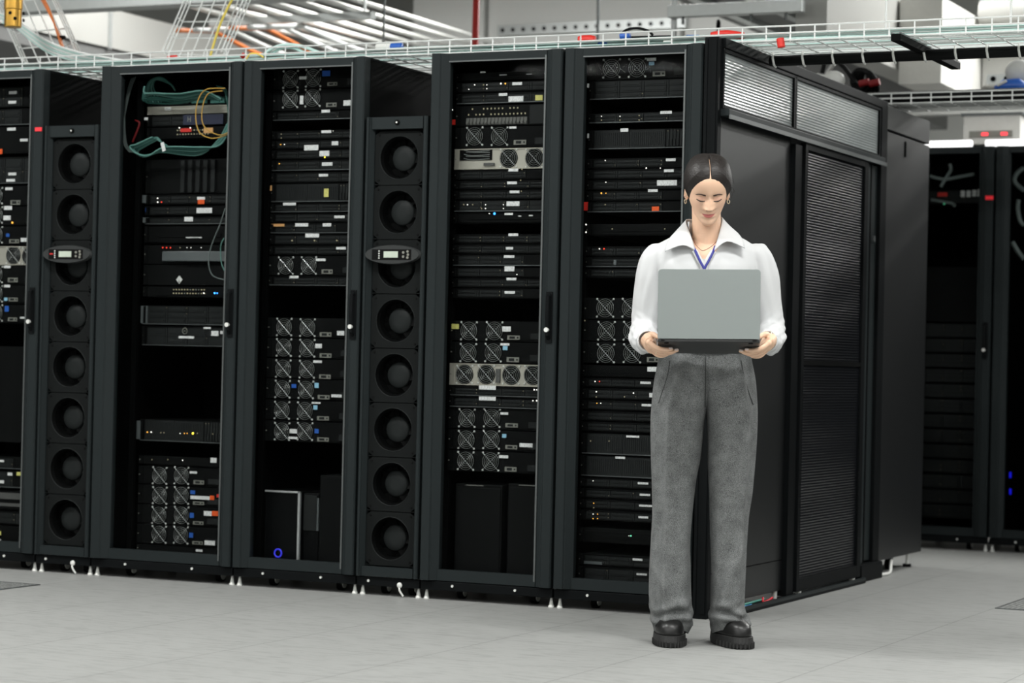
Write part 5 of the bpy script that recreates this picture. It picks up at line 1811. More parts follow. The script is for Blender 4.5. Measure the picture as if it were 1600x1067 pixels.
body = MB()
head_mesh(body)
for s in (-1, 1):       # ears
    pts = []
    for i in range(14):
        t = 2 * math.pi * i / 14
        pts.append(head_to_body((s * (.0775 + .004 * math.cos(t + 2.2)), -.010 + .013 * math.cos(t), -.010 + .027 * math.sin(t) + .004 * math.cos(t))))
    body.tube(pts, 0.0038, 8, closed=True)
    c = head_to_body((s * .0740, -.010, -.010))
    body.sphere(c, (.006, .014, .023), 14, 10)
    body.sphere(head_to_body((s * .0755, -.004, -.036)), (.0045, .007, .008), 10, 8)
# neck, chest and the body under the clothes
nk = lp(1105, 352, 0)
body.tube([head_to_body((0, -.030, -.03)), head_to_body((0, -.026, -.085)), lp(1104.5, 364, .012), lp(1104, 380, .018), lp(1104, 395, .02)],
          [(.050, .050), (.0505, .052), (.0520, .054), (.060, .060), (.085, .075)], 32, flat=(0, 1, 0))
rings(body, [(lp(1104, y, 0) + Vector((0, cy, 0)), a, b) for (y, cy, a, b) in
             ((376, .018, .058, .050), (386, .015, .100, .060), (396, .01, .135, .072), (415, .004, .150, .085), (440, .0, .150, .098), (480, .0, .138, .092), (520, .0, .124, .085), (560, .01, .12, .070), (600, .01, .125, .074), (620, .01, .11, .06))], 40, 2.3)


def limb(pts, rad, n=20):
    P_ = smooth_path(pts, 6)
    rr_ = []
    m = len(rad)
    for i in range(len(P_)):
        t = i / (len(P_) - 1) * (m - 1)
        k = min(int(t), m - 2)
        rr_.append(rad[k] + (rad[k + 1] - rad[k]) * (t - k))
    body.tube(P_, rr_, n)
    body.sphere(P_[0], rr_[0], 16, 10)
    body.sphere(P_[-1], rr_[-1], 16, 10)


MX = 2 * 1107.5


def mir(px, s): return px if s < 0 else MX - px


for s in (-1, 1):
    def q(px, py, d): return lp(mir(px, s), py, d)
    limb([q(1030, 402, .0), q(1014, 450, .015), q(1007, 505, .03)], [.034, .034, .031])
    limb([q(1007, 513, .03), q(1008, 534, -.09), q(1012, 531, -.205)], [.030, .027, .021])
    # palm
    pm = [q(1012, 530, -.200), q(1014, 534, -.225), q(1017, 539, -.245), q(1021, 542, -.250)]
    body.tube(pm, [(.022, .018), (.025, .036), (.022, .040), (.012, .036)], 18, flat=(0, 1, 0))
    fingers = [
        ([(1014, 534.5, -.285), (1025.5, 543, -.292), (1040, 546, -.288), (1049, 545, -.280)], [.0098, .0088, .0080, .0066]),
        ([(1017, 539, -.262), (1030, 547, -.268), (1046, 549, -.262), (1058, 547, -.254)], [.0100, .0090, .0082, .0066]),
        ([(1019, 543, -.240), (1030, 551, -.245), (1043, 552, -.240), (1054, 549, -.232)], [.0096, .0086, .0078, .0062]),
        ([(1019, 547, -.220), (1027, 554.5, -.222), (1037, 555.5, -.220), (1045, 552, -.214)], [.0086, .0076, .0070, .0056])]
    for pts, rd in fingers:
        P_ = smooth_path([q(p[0], p[1] + (1.5 if s > 0 else 0.2), p[2]) for p in pts], 5)
        rr_ = [rd[min(int(i / 5), 3)] + (rd[min(int(i / 5) + 1, 3)] - rd[min(int(i / 5), 3)]) * ((i % 5) / 5) for i in range(len(P_))]
        body.tube(P_, rr_, 12)
        body.sphere(P_[-1], rr_[-1], 10, 8)
        body.sphere(P_[0], rr_[0] * 1.1, 10, 8)
    P_ = smooth_path([q(1014, 528, -.215), q(1016.5, 523, -.245), q(1022, 523, -.272), q(1028.5, 527, -.290)], 5)
    body.tube(P_, [.0135 - .0065 * i / (len(P_) - 1) for i in range(len(P_))], 12)
    body.sphere(P_[-1], .0072, 10, 8)
    # leg
    hx = lp(1060 if s < 0 else 1143, 640, 0).x
    kx = lp(1050 if s < 0 else 1142, 780, 0).x
    fx = lp(1046 if s < 0 else 1138, 960, 0).x
    limb([Vector((hx, .0, .86)), Vector(((hx + kx) / 2, -.01, .68)), Vector((kx, -.01, .48)), Vector(((kx + fx) / 2, .02, .30)), Vector((fx, .03, .12)), Vector((fx, .03, .075))], [.066, .060, .048, .046, .036, .034])
me = remeshed(body, 0.0021, 2, 0.4)
# lip colour, cheek flush and painted eyelid shade share one tint
INV = [math.cos(PITCH), math.sin(PITCH)]


def body_to_head(p):
    x3, y2, z3 = p.x - HC_.x, HC_.y - p.y, p.z - HC_.z
    x = x3 * math.cos(HROLL) + z3 * math.sin(HROLL)
    z2 = -x3 * math.sin(HROLL) + z3 * math.cos(HROLL)
    return x / HS, (y2 * INV[0] - z2 * INV[1]) / HS, (y2 * INV[1] + z2 * INV[0]) / HS


lips_lid_shade = me.attributes.new('lips_lid_shade', 'FLOAT', 'POINT')
vals = []
for v in me.vertices:
    k = 0.0
    if v.co.z > 1.40:
        x, y, z = body_to_head(v.co)
        if y > .06 and abs(x) < .03 and -.08 < z < -.045:
            ax = abs(x) / .0245
            if ax < 1:
                lz = .0032 * ax * ax
                z = z - lz
                top = -.0612 + .0066 * (1 - ax ** 1.6) - .0016 * G(x, .003)
                bot = -.0612 - .0100 * (1 - ax ** 2.2)
                k = max(0.0, min(1.0, (top - z) / .0016 + .5)) * max(0.0, min(1.0, (z - bot) / .0018 + .5))
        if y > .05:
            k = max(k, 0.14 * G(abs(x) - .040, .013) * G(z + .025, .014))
            k = max(k, 0.36 * G(abs(x) - .031, .012) * G(z - .004, .0060))  # eyelid shade painted into the skin tint
    vals.append(k)
lips_lid_shade.data.foreach_set('value', vals)


def skin_mat():
    m = mat('warm_fair_skin', (234, 194, 165), 0.5, var=0.03, scale=60)
    nt = m.node_tree
    b = nt.nodes['Principled BSDF']
    base = b.inputs['Base Color'].links[0].from_socket
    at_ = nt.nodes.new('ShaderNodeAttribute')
    at_.attribute_name = 'lips_lid_shade'
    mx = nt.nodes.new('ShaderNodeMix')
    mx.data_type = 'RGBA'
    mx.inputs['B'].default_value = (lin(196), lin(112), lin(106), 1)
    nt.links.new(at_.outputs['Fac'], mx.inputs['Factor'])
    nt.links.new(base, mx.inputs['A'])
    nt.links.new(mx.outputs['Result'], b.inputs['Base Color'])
    b.inputs['Subsurface Weight'].default_value = 0.08
    b.inputs['Subsurface Radius'].default_value = (0.012, 0.005, 0.003)
    return m


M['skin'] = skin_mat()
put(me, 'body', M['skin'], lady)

# ---- hair
def hair_mat():
    m = mat('dark_brown_hair', (24, 18, 15), 0.5, var=0.2, scale=20, spec=0.45)
    nt = m.node_tree
    b = nt.nodes['Principled BSDF']
    tc = nt.nodes.new('ShaderNodeTexCoord')
    mp = nt.nodes.new('ShaderNodeMapping')
    mp.inputs['Scale'].default_value = (25, 260, 260)
    nt.links.new(tc.outputs['Object'], mp.inputs['Vector'])
    nz = nt.nodes.new('ShaderNodeTexNoise')
    nz.inputs['Scale'].default_value = 1.0
    nz.inputs['Detail'].default_value = 3
    nt.links.new(mp.outputs[0], nz.inputs['Vector'])
    bp = nt.nodes.new('ShaderNodeBump')
    bp.inputs['Strength'].default_value = 0.3
    bp.inputs['Distance'].default_value = 0.002
    nt.links.new(nz.outputs['Fac'], bp.inputs['Height'])
    nt.links.new(bp.outputs['Normal'], b.inputs['Normal'])
    return m


M['hair'] = hair_mat()
HL = [(0, .083), (.2, .0805), (.4, .073), (.6, .059), (.8, .040), (1.0, .016), (1.2, -.012), (1.4, -.027), (1.6, -.008), (1.8, .002), (1.95, -.005), (2.2, -.045), (2.6, -.070), (3.2, -.075)]


def hairline(a):
    a = abs(a)
    for i in range(len(HL) - 1):
        if a <= HL[i + 1][0]:
            t = (a - HL[i][0]) / (HL[i + 1][0] - HL[i][0])
            p0, p3 = HL[max(i - 1, 0)][1], HL[min(i + 2, len(HL) - 1)][1]
            p1, p2 = HL[i][1], HL[i + 1][1]
            return 0.5 * (2 * p1 + (p2 - p0) * t + (2 * p0 - 5 * p1 + 4 * p2 - p3) * t * t + (3 * p1 - p0 - 3 * p2 + p3) * t ** 3)
    return HL[-1][1]


hb = MB()
nz, nt_ = 220, 340
vs, keep = [], []
for i in range(nz):
    z = -.09 + .2094 * math.sin(math.pi / 2 * i / (nz - 1))
    for j in range(nt_):
        a = 2 * math.pi * j / nt_
        if a > math.pi: a -= 2 * math.pi
        m = z - hairline(a)
        side = abs(math.sin(a))
        th = max(-.006, min(.0080 + .006 * side, m * 0.34))
        p0 = head_pt(z, a)
        if p0.y > -.03 and z > .06:
            th -= .0135 * G(p0.x - .001 - .004 * max(0, .11 - z), .0010) * min(1, (p0.y + .03) / .02)
        th += .0006 * noise.noise(Vector((p0.x * 60, p0.y * 220, z * 220)))
        p = head_pt(z, a, th if abs(th) > 1e-5 else 1e-5)
        vs.append(head_to_body(p))
        keep.append(th > -.0045)
fs = []
for i in range(nz - 1):
    for j in range(nt_):
        j2 = (j + 1) % nt_
        q4 = (i * nt_ + j, i * nt_ + j2, (i + 1) * nt_ + j2, (i + 1) * nt_ + j)
        if any(keep[k] for k in q4):
            fs.append(q4)
fs.append(tuple((nz - 1) * nt_ + j for j in range(nt_)))
hb.add(vs, fs)
hair = hb.build('hair', M['hair'], lady, smooth=True, world=False)
b = MB()
b.sphere(head_to_body((0.004, -.122, -.005)), (.036, .028, .034), 20, 14)
b.build('hair_bun', M['hair'], hair, smooth=True, world=False)
b = MB()
for i in range(16):
    sg = 1 if i % 4 else -1
    a = 1.0 + random.random() * 1.0
    z = -.03 + random.random() * .10
    p0 = head_pt(z, sg * a, .012)
    p1 = head_pt(z - .012, sg * (a + .12), .017 + random.random() * .006)
    p2 = head_pt(z - .03, sg * (a + .2), .020 + random.random() * .008)
    b.tube(smooth_path([head_to_body(p) for p in (p0, p1, p2)], 4), .00035, 4)
o = b.build('loose_hairs', M['hair'], hair, world=False)
o['kind'] = 'stuff'

# ---- brows, lashes
M['brow'] = mat('dark_brow_hair', (58, 38, 29), 0.6)
M['lash'] = mat('dark_lash', (46, 28, 22), 0.6)
for s in (-1, 1):
    b = MB()
    pts, rad = [], []
    for i in range(12):
        t = i / 11
        x = s * (.0135 + .036 * t)
        z = .0165 + .0070 * math.sin(math.pi * min(1, t * 0.85 + .08)) - .004 * t ** 3
        pts.append(head_to_body((x, front_y(x, z) + .0002, z)))
        rad.append((.0007 + .0009 * (1 - t), (.0040 * (1 - t) ** .42 + .0006) if t > .12 else .0034))
    b.tube(pts, rad, 8, flat=(0, 0, 1))
    b.build('eyebrow', M['brow'], lady, smooth=True, world=False)
    b = MB()
    pts, rad = [], []
    for i in range(12):
        t = i / 11
        x = s * (.0165 + .0295 * t)
        z = -.0030 - .0038 * math.sin(math.pi * t) + .0018 * t
        pts.append(head_to_body((x, front_y(x, z) + .0008, z)))
        rad.append(.0005 + .0016 * math.sin(math.pi * min(1, .08 + .75 * t)))
    b.tube(pts, rad, 6)
    b.build('eyelashes', M['lash'], lady, smooth=True, world=False)
M['lipd'] = mat('mouth_gap_shade', (128, 60, 56), 0.6)  # dark tube paints the shade in the mouth gap
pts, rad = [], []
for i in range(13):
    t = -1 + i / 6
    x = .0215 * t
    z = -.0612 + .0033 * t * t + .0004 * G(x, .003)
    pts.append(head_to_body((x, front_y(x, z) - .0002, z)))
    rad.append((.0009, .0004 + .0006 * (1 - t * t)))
MB().tube(pts, rad, 8, flat=(0, 0, 1)).build('lip_shade_line', M['lipd'], lady, smooth=True, world=False)
M['nostril'] = mat('dark_nostril', (120, 74, 60), 0.7)
for s in (-1, 1):
    c = head_to_body((s * .0072, front_y(s * .0072, -.0395) + .0006, -.0400))
    MB().sphere(c, (.0032, .0022, .0014), 10, 8).build('nostril', M['nostril'], lady, smooth=True, world=False)
# ---- jewellery
M['gold'] = mat('pale_gold', (236, 226, 200), 0.28, 0.7)
for s in (-1, 1):
    c = head_to_body((s * .0800, -.002, -.050))
    MB().torus(c, (1, 0.7 * s, 0.1), .0068, .0015, 22, 8).build('hoop_earring', M['gold'], lady, smooth=True, world=False)
M['cordr'] = mat('thin_red_brown_cord', (134, 74, 62), 0.5)
MB().tube(smooth_path([lp(1083, 372, -.032), lp(1087, 382, -.062), lp(1094, 389.5, -.080), lp(1099, 391.5, -.084), lp(1108, 387.5, -.078), lp(1118, 379, -.06), lp(1124, 371, -.034)], 6), .0011, 6).build('necklace', M['cordr'], lady, smooth=True, world=False)

# ---- white shirt
M['shirt'] = mat('white_cotton', (204, 205, 206), 0.8, var=0.01, scale=300, spec=0.2)
sh = MB()
rings(sh, [(lp(1104, y, 0) + Vector((dx, cy, 0)), a, b) for (y, cy, a, b, dx) in
           ((366, .02, .090, .048, 0), (370, .02, .118, .056, 0), (375, .019, .145, .064, 0), (382, .016, .170, .076, -.002), (390, .012, .188, .086, -.004), (400, .008, .186, .095, -.005), (415, .004, .186, .104, -.004),
            (440, .0, .176, .110, 0), (470, .0, .166, .110, 0), (500, .0, .158, .106, 0), (528, .0, .150, .094, 0), (546, .0, .143, .082, 0))], 48, 2.4)
for s in (-1, 1):
    def q(px, py, d): return lp(mir(px, s) + (-4 if s > 0 else 0), py, d)
    P_ = smooth_path([q(1036, 400, .004), q(1023, 404, .002), q(1016, 430, .004), q(1013, 460, .012), q(1010, 492, .022), q(1006.5, 514, .012), q(1006, 528, -.05), q(1009, 535, -.115), q(1012, 534, -.165)], 5)
    rd = [.044, .0475, .0495, .0495, .0495, .0490, .0485, .0440, .0350]
    rr_ = []
    for i in range(len(P_)):
        t = i / (len(P_) - 1) * (len(rd) - 1)
        k = min(int(t), len(rd) - 2)
        rr_.append(rd[k] + (rd[k + 1] - rd[k]) * (t - k))
    sh.tube(P_, rr_, 24)
me = remeshed(sh, 0.0052, 6, 0.5)
bm = bmesh.new()
bm.from_mesh(me)
bm.normal_update()
cxs = lp(1100, 385, 0).x
zt, zb_ = lp(1100, 352, 0).z, lp(1100, 404, -.1).z
dele = []
for v in bm.verts:
    p = v.co
    side = abs(p.x - lp(1104, 470, 0).x)
    # soft pulled folds: long down the sleeves, slanting near the elbows, faint on the chest
    arm = min(1.0, max(0.0, (side - .135) / .04))
    f = 0.0075 * arm * noise.noise(Vector((p.x * 26, p.y * 24, p.z * 9 + side * 30)))
    f += 0.0085 * arm * max(0, 1 - abs(p.z - 1.07) / .12) * noise.noise(Vector((p.x * 20, p.y * 30, p.z * 52 - side * 40)))
    f += 0.0045 * (1 - arm) * noise.noise(Vector((p.x * 15 + 4, p.y * 10, p.z * 7 + p.x * 12)))
    v.co += v.normal * f
    if p.y < -.005 and zb_ < p.z < zt + .05:
        wv = .012 + .085 * (p.z - zb_) / (zt - zb_)
        if abs(p.x - cxs) < wv:
            dele.append(v)
    if p.z > lp(1100, 366, 0).z + .03:
        dele.append(v)
bmesh.ops.delete(bm, geom=list(set(dele)), context='VERTS')
bm.to_mesh(me)
bm.free()
shirt = put(me, 'shirt', M['shirt'], lady)


def patch(rows, name, parent, m, thick=.0022, sub=4):
    """smooth sheet through a grid of points"""
    R2 = [smooth_path(r, sub) for r in rows]
    cols = [smooth_path([r[i] for r in R2], sub) for i in range(len(R2[0]))]
    n, k = len(cols), len(cols[0])
    b = MB()
    b.add([p for c in cols for p in c], [(i * k + j, i * k + j + 1, (i + 1) * k + j + 1, (i + 1) * k + j) for i in range(n - 1) for j in range(k - 1)])
    o = b.build(name, m, parent, smooth=True, world=False)
    sd = o.modifiers.new('solid', 'SOLIDIFY')
    sd.thickness = thick
    sd.offset = 0
    return o


fold = [lp(1104, 349, .078), lp(1082, 343, .058), lp(1071.5, 345, .018), lp(1079, 367, -.050), lp(1087, 392, -.092)]
mid = [lp(1104, 356, .084), lp(1075, 351, .066), lp(1061, 356, .020), lp(1058, 373, -.066), lp(1067, 383, -.104)]
outr = [lp(1104, 364, .086), lp(1070, 359, .072), lp(1052, 366, .026), lp(1042, 380, -.060), lp(1039, 393, -.098)]
patch([fold, mid, outr], 'collar_wing', shirt, M['shirt'])
fold = [lp(1104, 349, .078), lp(1120, 341, .058), lp(1128.5, 341, .018), lp(1124, 364, -.050), lp(1115, 393, -.092)]
mid = [lp(1104, 356, .084), lp(1128, 349, .066), lp(1139, 352, .020), lp(1142, 368, -.066), lp(1136, 377, -.104)]
outr = [lp(1104, 364, .086), lp(1134, 356, .072), lp(1149, 361, .026), lp(1160, 374, -.060), lp(1164, 388, -.098)]
patch([fold, mid, outr], 'collar_wing', shirt, M['shirt'])
b = MB()
vs, n = [], 30
for (py_, a, c_) in ((347, .0655, .0620), (358, .0665, .0640), (374, .0700, .0680)):
    for j in range(n + 1):
        t = math.pi * 1.5 + 1.25 + (2 * math.pi - 2.5) * j / n
        vs.append(lp(1104, py_, 0) + Vector((a * math.cos(t), .014 + c_ * math.sin(t), 0)))
b.add(vs, [(i * (n + 1) + j, i * (n + 1) + j + 1, (i + 1) * (n + 1) + j + 1, (i + 1) * (n + 1) + j) for i in range(2) for j in range(n)])
o = b.build('collar_stand', M['shirt'], shirt, smooth=True, world=False)
o.modifiers.new('solid', 'SOLIDIFY').thickness = .002
# placket edges running from the opening down behind the laptop
for pts in ([(1085, 391, -.091), (1092, 404, -.104), (1099, 420, -.113), (1101, 460, -.119), (1102, 520, -.112)], [(1115, 392, -.091), (1109, 402, -.104), (1103, 416, -.111), (1100, 455, -.118), (1100, 520, -.110)]):
    MB().tube(smooth_path([lp(*p) for p in pts], 6), [(.010, .0016)] * (6 * 4 + 1), 10, flat=(0, 1, 0)).build('placket', M['shirt'], shirt, smooth=True, world=False)
for s in (-1, 1):
    def q(px, py, d): return lp(mir(px, s) + (-4 if s > 0 else 0), py, d)
    MB().tube([q(1011.5, 534.5, -.145), q(1012, 533.5, -.17), q(1012.5, 532.5, -.196)], [.0395, .038, .0355], 28, caps=False).build('cuff', M['shirt'], shirt, smooth=True, world=False).modifiers.new('solid', 'SOLIDIFY').thickness = .003
# lanyard
M['lanyard'] = mat('royal_blue_ribbon', (18, 24, 128), 0.5)
lan = None
for pts in ([(1083, 384, -.074), (1087, 393, -.098), (1094, 408, -.112), (1100, 420, -.121), (1102, 436, -.124)], [(1118, 384, -.074), (1114, 394, -.098), (1107, 408, -.112), (1101, 420, -.121), (1101, 436, -.124)]):
    b = MB().tube(smooth_path([lp(*p) for p in pts], 6), [(.0042, .0008)] * 25, 8, flat=(0, 1, 0))
    if lan is None:
        lan = b.build('lanyard', M['lanyard'], lady, smooth=True, world=False)
    else:
        b.build('lanyard_strap', M['lanyard'], lan, smooth=True, world=False)
p = lp(1101, 436, -.124)
MB().box(p.x - .027, p.x + .027, p.y - .003, p.y, p.z - .085, p.z).build('badge_card', M['white'], lan, world=False)
# bracelet and ring
b = lp(mir(1011, 1) - 4, 529, -.232)
MB().tube([lp(1203.5, 516 + 0, -.235), lp(1206, 523, -.243), lp(1202, 534, -.243)], .0014, 6).build('bracelet', M['gold'], lady, smooth=True, world=False)
for s in (-1, 1):
    c = lp(mir(1027, s), 543.2 + 0, -.268) if s > 0 else lp(1025, 549, -.243)
    d_ = (lp(mir(1034, s), 549, -.245) - lp(mir(1024, s), 545, -.243)).normalized()
    MB().torus(lp(mir(1026, s), 549.2, -.243), d_, .0094, .0012, 18, 6).build('finger_ring', M['gold'], lady, smooth=True, world=False)
# nails
M['nail'] = mat('pale_polished_nail', (246, 228, 222), 0.2)
for s in (-1, 1):
    for (px_, py_, d_, dx, dy) in ((1047.5, 544, -.2875, 1, -.1), (1056.5, 545.9, -.2615, 1, -.15), (1052.5, 547.6, -.2385, 1, -.3)):
        py_ += 1.5 if s > 0 else 0.2
        c = lp(mir(px_, s), py_, d_)
        e = lp(mir(px_ + 3.2 * dx, s), py_ + 3.2 * dy, d_ + .003) - c
        n_ = Vector((0, -1, 0.35)).normalized()
        MB().tube([c - e * .9, c, c + e * .75, c + e * 1.15], [(.0028, .0012), (.0046, .0017), (.0042, .0015), (.0022, .0007)], 10, flat=n_).build('fingernail', M['nail'], lady, smooth=True, world=False)

# ---- grey wool trousers
def wool_mat():
    m = mat('grey_melange_wool', (112, 114, 114), 0.85, var=0.0, spec=0.15)
    nt = m.node_tree
    b = nt.nodes['Principled BSDF']
    tc = nt.nodes.new('ShaderNodeTexCoord')
    nz = nt.nodes.new('ShaderNodeTexNoise')
    nz.inputs['Scale'].default_value = 540
    nz.inputs['Detail'].default_value = 3
    nt.links.new(tc.outputs['Object'], nz.inputs['Vector'])
    n2 = nt.nodes.new('ShaderNodeTexNoise')
    n2.inputs['Scale'].default_value = 22
    nt.links.new(tc.outputs['Object'], n2.inputs['Vector'])
    ad = nt.nodes.new('ShaderNodeMath')
    ad.operation = 'MULTIPLY_ADD'
    ad.inputs[1].default_value = 0.25
    nt.links.new(n2.outputs['Fac'], ad.inputs[0])
    nt.links.new(nz.outputs['Fac'], ad.inputs[2])
    rp = nt.nodes.new('ShaderNodeValToRGB')
    rp.color_ramp.elements[0].position = 0.46
    rp.color_ramp.elements[0].color = (lin(64), lin(66), lin(66), 1)
    rp.color_ramp.elements[1].position = 0.82
    rp.color_ramp.elements[1].color = (lin(138), lin(140), lin(140), 1)
    nt.links.new(ad.outputs[0], rp.inputs[0])
    nt.links.new(rp.outputs[0], b.inputs['Base Color'])
    return m


M['wool'] = wool_mat()
LEGL = [(541, 1036, 1130, .088), (560, 1029.5, 1130, .094), (590, 1023, 1128, .106), (612, 1020, 1118, .112), (630, 1018.5, 1107, .114), (650, 1017, 1101.5, .112), (682, 1016.5, 1098, .106), (716, 1017, 1094.5, .100), (748, 1018, 1088, .096),
        (800, 1019, 1082, .093), (845, 1017, 1078.5, .093), (880, 1015, 1079, .095), (924, 1014, 1080, .099), (950, 1015, 1082, .101), (962, 1017, 1083, .104), (974, 1019, 1082, .104), (990, 1023, 1076, .098)]
LEGR = [(541, 1076, 1170, .088), (560, 1076, 1174, .094), (590, 1079, 1180, .106), (612, 1088, 1182, .112), (630, 1098, 1183, .114), (650, 1103, 1183.5, .112), (690, 1105, 1182, .105), (730, 1105.5, 1179, .100), (772, 1108, 1175, .096),
        (804, 1109, 1170, .094), (845, 1110, 1167, .094), (890, 1111.5, 1165, .096), (924, 1112, 1163.5, .099), (950, 1110, 1163.5, .101), (962, 1107.5, 1170, .104), (974, 1109, 1172, .104), (990, 1113, 1168, .098)]
tr = MB()
for li, LG in enumerate((LEGL, LEGR)):
    n = 72
    # resample levels finely
    fine = []
    for i in range(len(LG) - 1):
        p0, p1, p2, p3 = LG[max(i - 1, 0)], LG[i], LG[i + 1], LG[min(i + 2, len(LG) - 1)]
        k = max(2, int((p2[0] - p1[0]) / (5 if p1[0] < 920 else 2)))
        for j in range(k):
            t = j / k
            fine.append([0.5 * ((2 * p1[c]) + (p2[c] - p0[c]) * t + (2 * p0[c] - 5 * p1[c] + 4 * p2[c] - p3[c]) * t * t + (3 * p1[c] - p0[c] - 3 * p2[c] + p3[c]) * t ** 3) for c in range(4)])
    fine.append(list(LG[-1]))
    vs = []
    ca_ = -1.90 if li == 0 else -1.12        # where the pressed crease runs
    for (y, l_, r_, dp_) in fine:
        a, c = lp(l_, y, 0), lp(r_, y, 0)
        cx_, hw, z = (a.x + c.x) / 2, (c.x - a.x) / 2, (a.z + c.z) / 2
        low = max(0.0, min(1.0, (y - 925) / 60))
        up_ = max(0.0, min(1.0, (600 - y) / 40))
        cy = -.004 + .016 * low
        for j in range(n):
            t = 2 * math.pi * j / n
            ct, st = math.cos(t), math.sin(t)
            e = 2 / 2.25
            x = math.copysign(abs(ct) ** e, ct) * hw
            yv = math.copysign(abs(st) ** e, st) * dp_
            dt = (t - (ca_ % (2 * math.pi)) + math.pi) % (2 * math.pi) - math.pi
            cr = .0190 * (1 - 0.6 * up_) * math.exp(-abs(dt) / .10) - .0075 * G(dt - .42, .22) - .0075 * G(dt + .42, .22)
            # soft fullness and the breaks above the shoe
            f = .0065 * noise.noise(Vector((ct * 1.6 + li * 9, st * 1.6, z * 3.0))) * (1 - up_ * .5)
            f += .0200 * low * (1 if y < 978 else .3) * math.sin((z - .05) * 120 + 1.8 * math.sin(t * 1.5 + li * 2) + li) * (0.5 + 0.5 * math.sin(t * 2 + li * 1.3 + z * 20))
            fr_ = max(0.0, -st)
            yy0 = 957 + 5 * math.sin(2.2 * t + li * 2.0)
            f += fr_ ** .5 * (-.014 * G(y - yy0, 3.2) + .011 * G(y - yy0 + 9, 5) + .010 * G(y - yy0 - 8, 4.5))
            f += abs(ct) ** .5 * .006 * G(y - 964, 7)
            if li == 1:
                tz = max(0.0, min(1.0, (y - 820) / 130))
                tr_ = math.pi * 2 - .75 - 1.45 * tz
                f += .013 * G(t - tr_, .20) * math.sin(math.pi * tz) ** .6 - .010 * G(t - tr_ + .5, .25) * math.sin(math.pi * tz) ** .6
            else:
                tz = max(0.0, min(1.0, (y - 880) / 75))
                f += .008 * G(t - math.pi - .6 - 1.6 * tz, .28) * math.sin(math.pi * tz)
            if abs(ct) > .93: cr *= .4
            k2 = 1 + (cr + f * (1 - 0.8 * abs(ct) ** 3)) / max(math.hypot(x, yv), .03)
            zz = z
            if y > 966:
                u = (y - 966) / 24
                front = max(0.0, -st)
                zz = z + u * (.026 * front ** 1.5 - .006 * max(0, st))
            vs.append((cx_ + x * k2, cy + yv * k2 - (.012 * low * max(0, -st)), zz))
    k = len(fine)
    fs = []
    for i in range(k - 1):
        for j in range(n):
            j2 = (j + 1) % n
            fs.append((i * n + j, i * n + j2, (i + 1) * n + j2, (i + 1) * n + j))
    tr.add(vs, fs)
trousers = tr.build('trousers', M['wool'], lady, smooth=True, world=False)
sd = trousers.modifiers.new('solid', 'SOLIDIFY')
sd.thickness = .0025
sd.offset = -1
M['wool_d'] = mat('dark_seam_shadow', (58, 60, 60), 0.9)  # dark tubes paint the shadow along pocket edges and front seam
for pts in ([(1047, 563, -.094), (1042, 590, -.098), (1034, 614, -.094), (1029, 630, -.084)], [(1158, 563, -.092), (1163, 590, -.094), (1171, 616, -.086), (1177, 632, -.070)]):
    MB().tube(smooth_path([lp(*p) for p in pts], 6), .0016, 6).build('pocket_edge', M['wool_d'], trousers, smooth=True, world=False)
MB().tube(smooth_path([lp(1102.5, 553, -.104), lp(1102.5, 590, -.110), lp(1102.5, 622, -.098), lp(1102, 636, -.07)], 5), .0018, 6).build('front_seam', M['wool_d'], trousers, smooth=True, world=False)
b = MB()
rings(b, [(Vector((lp(1103, y, 0).x, 0, lp(1103, y, 0).z)), a, c) for (y, a, c) in ((540, .152, .094), (551, .156, .098))], 48, 2.4, False)
o = b.build('waistband', M['wool'], trousers, smooth=True, world=False)
o.modifiers.new('solid', 'SOLIDIFY').thickness = .004

# ---- black chunky shoes
M['shoe'] = mat('black_leather', (20, 20, 20), 0.38, var=0.1, scale=80)
M['sole'] = mat('black_rubber_sole', (26, 26, 26), 0.6)


def outline(n, w, l0, l1, toe=2.6):
    pts = []
    for j in range(n):
        t = 2 * math.pi * j / n
        ct, st = math.cos(t), math.sin(t)
        e = 2 / toe
        x = w * math.copysign(abs(ct) ** e, ct)
        y = math.copysign(abs(st) ** e, st)
        y = y * l1 if y > 0 else y * l0
        x *= 1 - .16 * max(0, st)
        pts.append((x, y))
    return pts


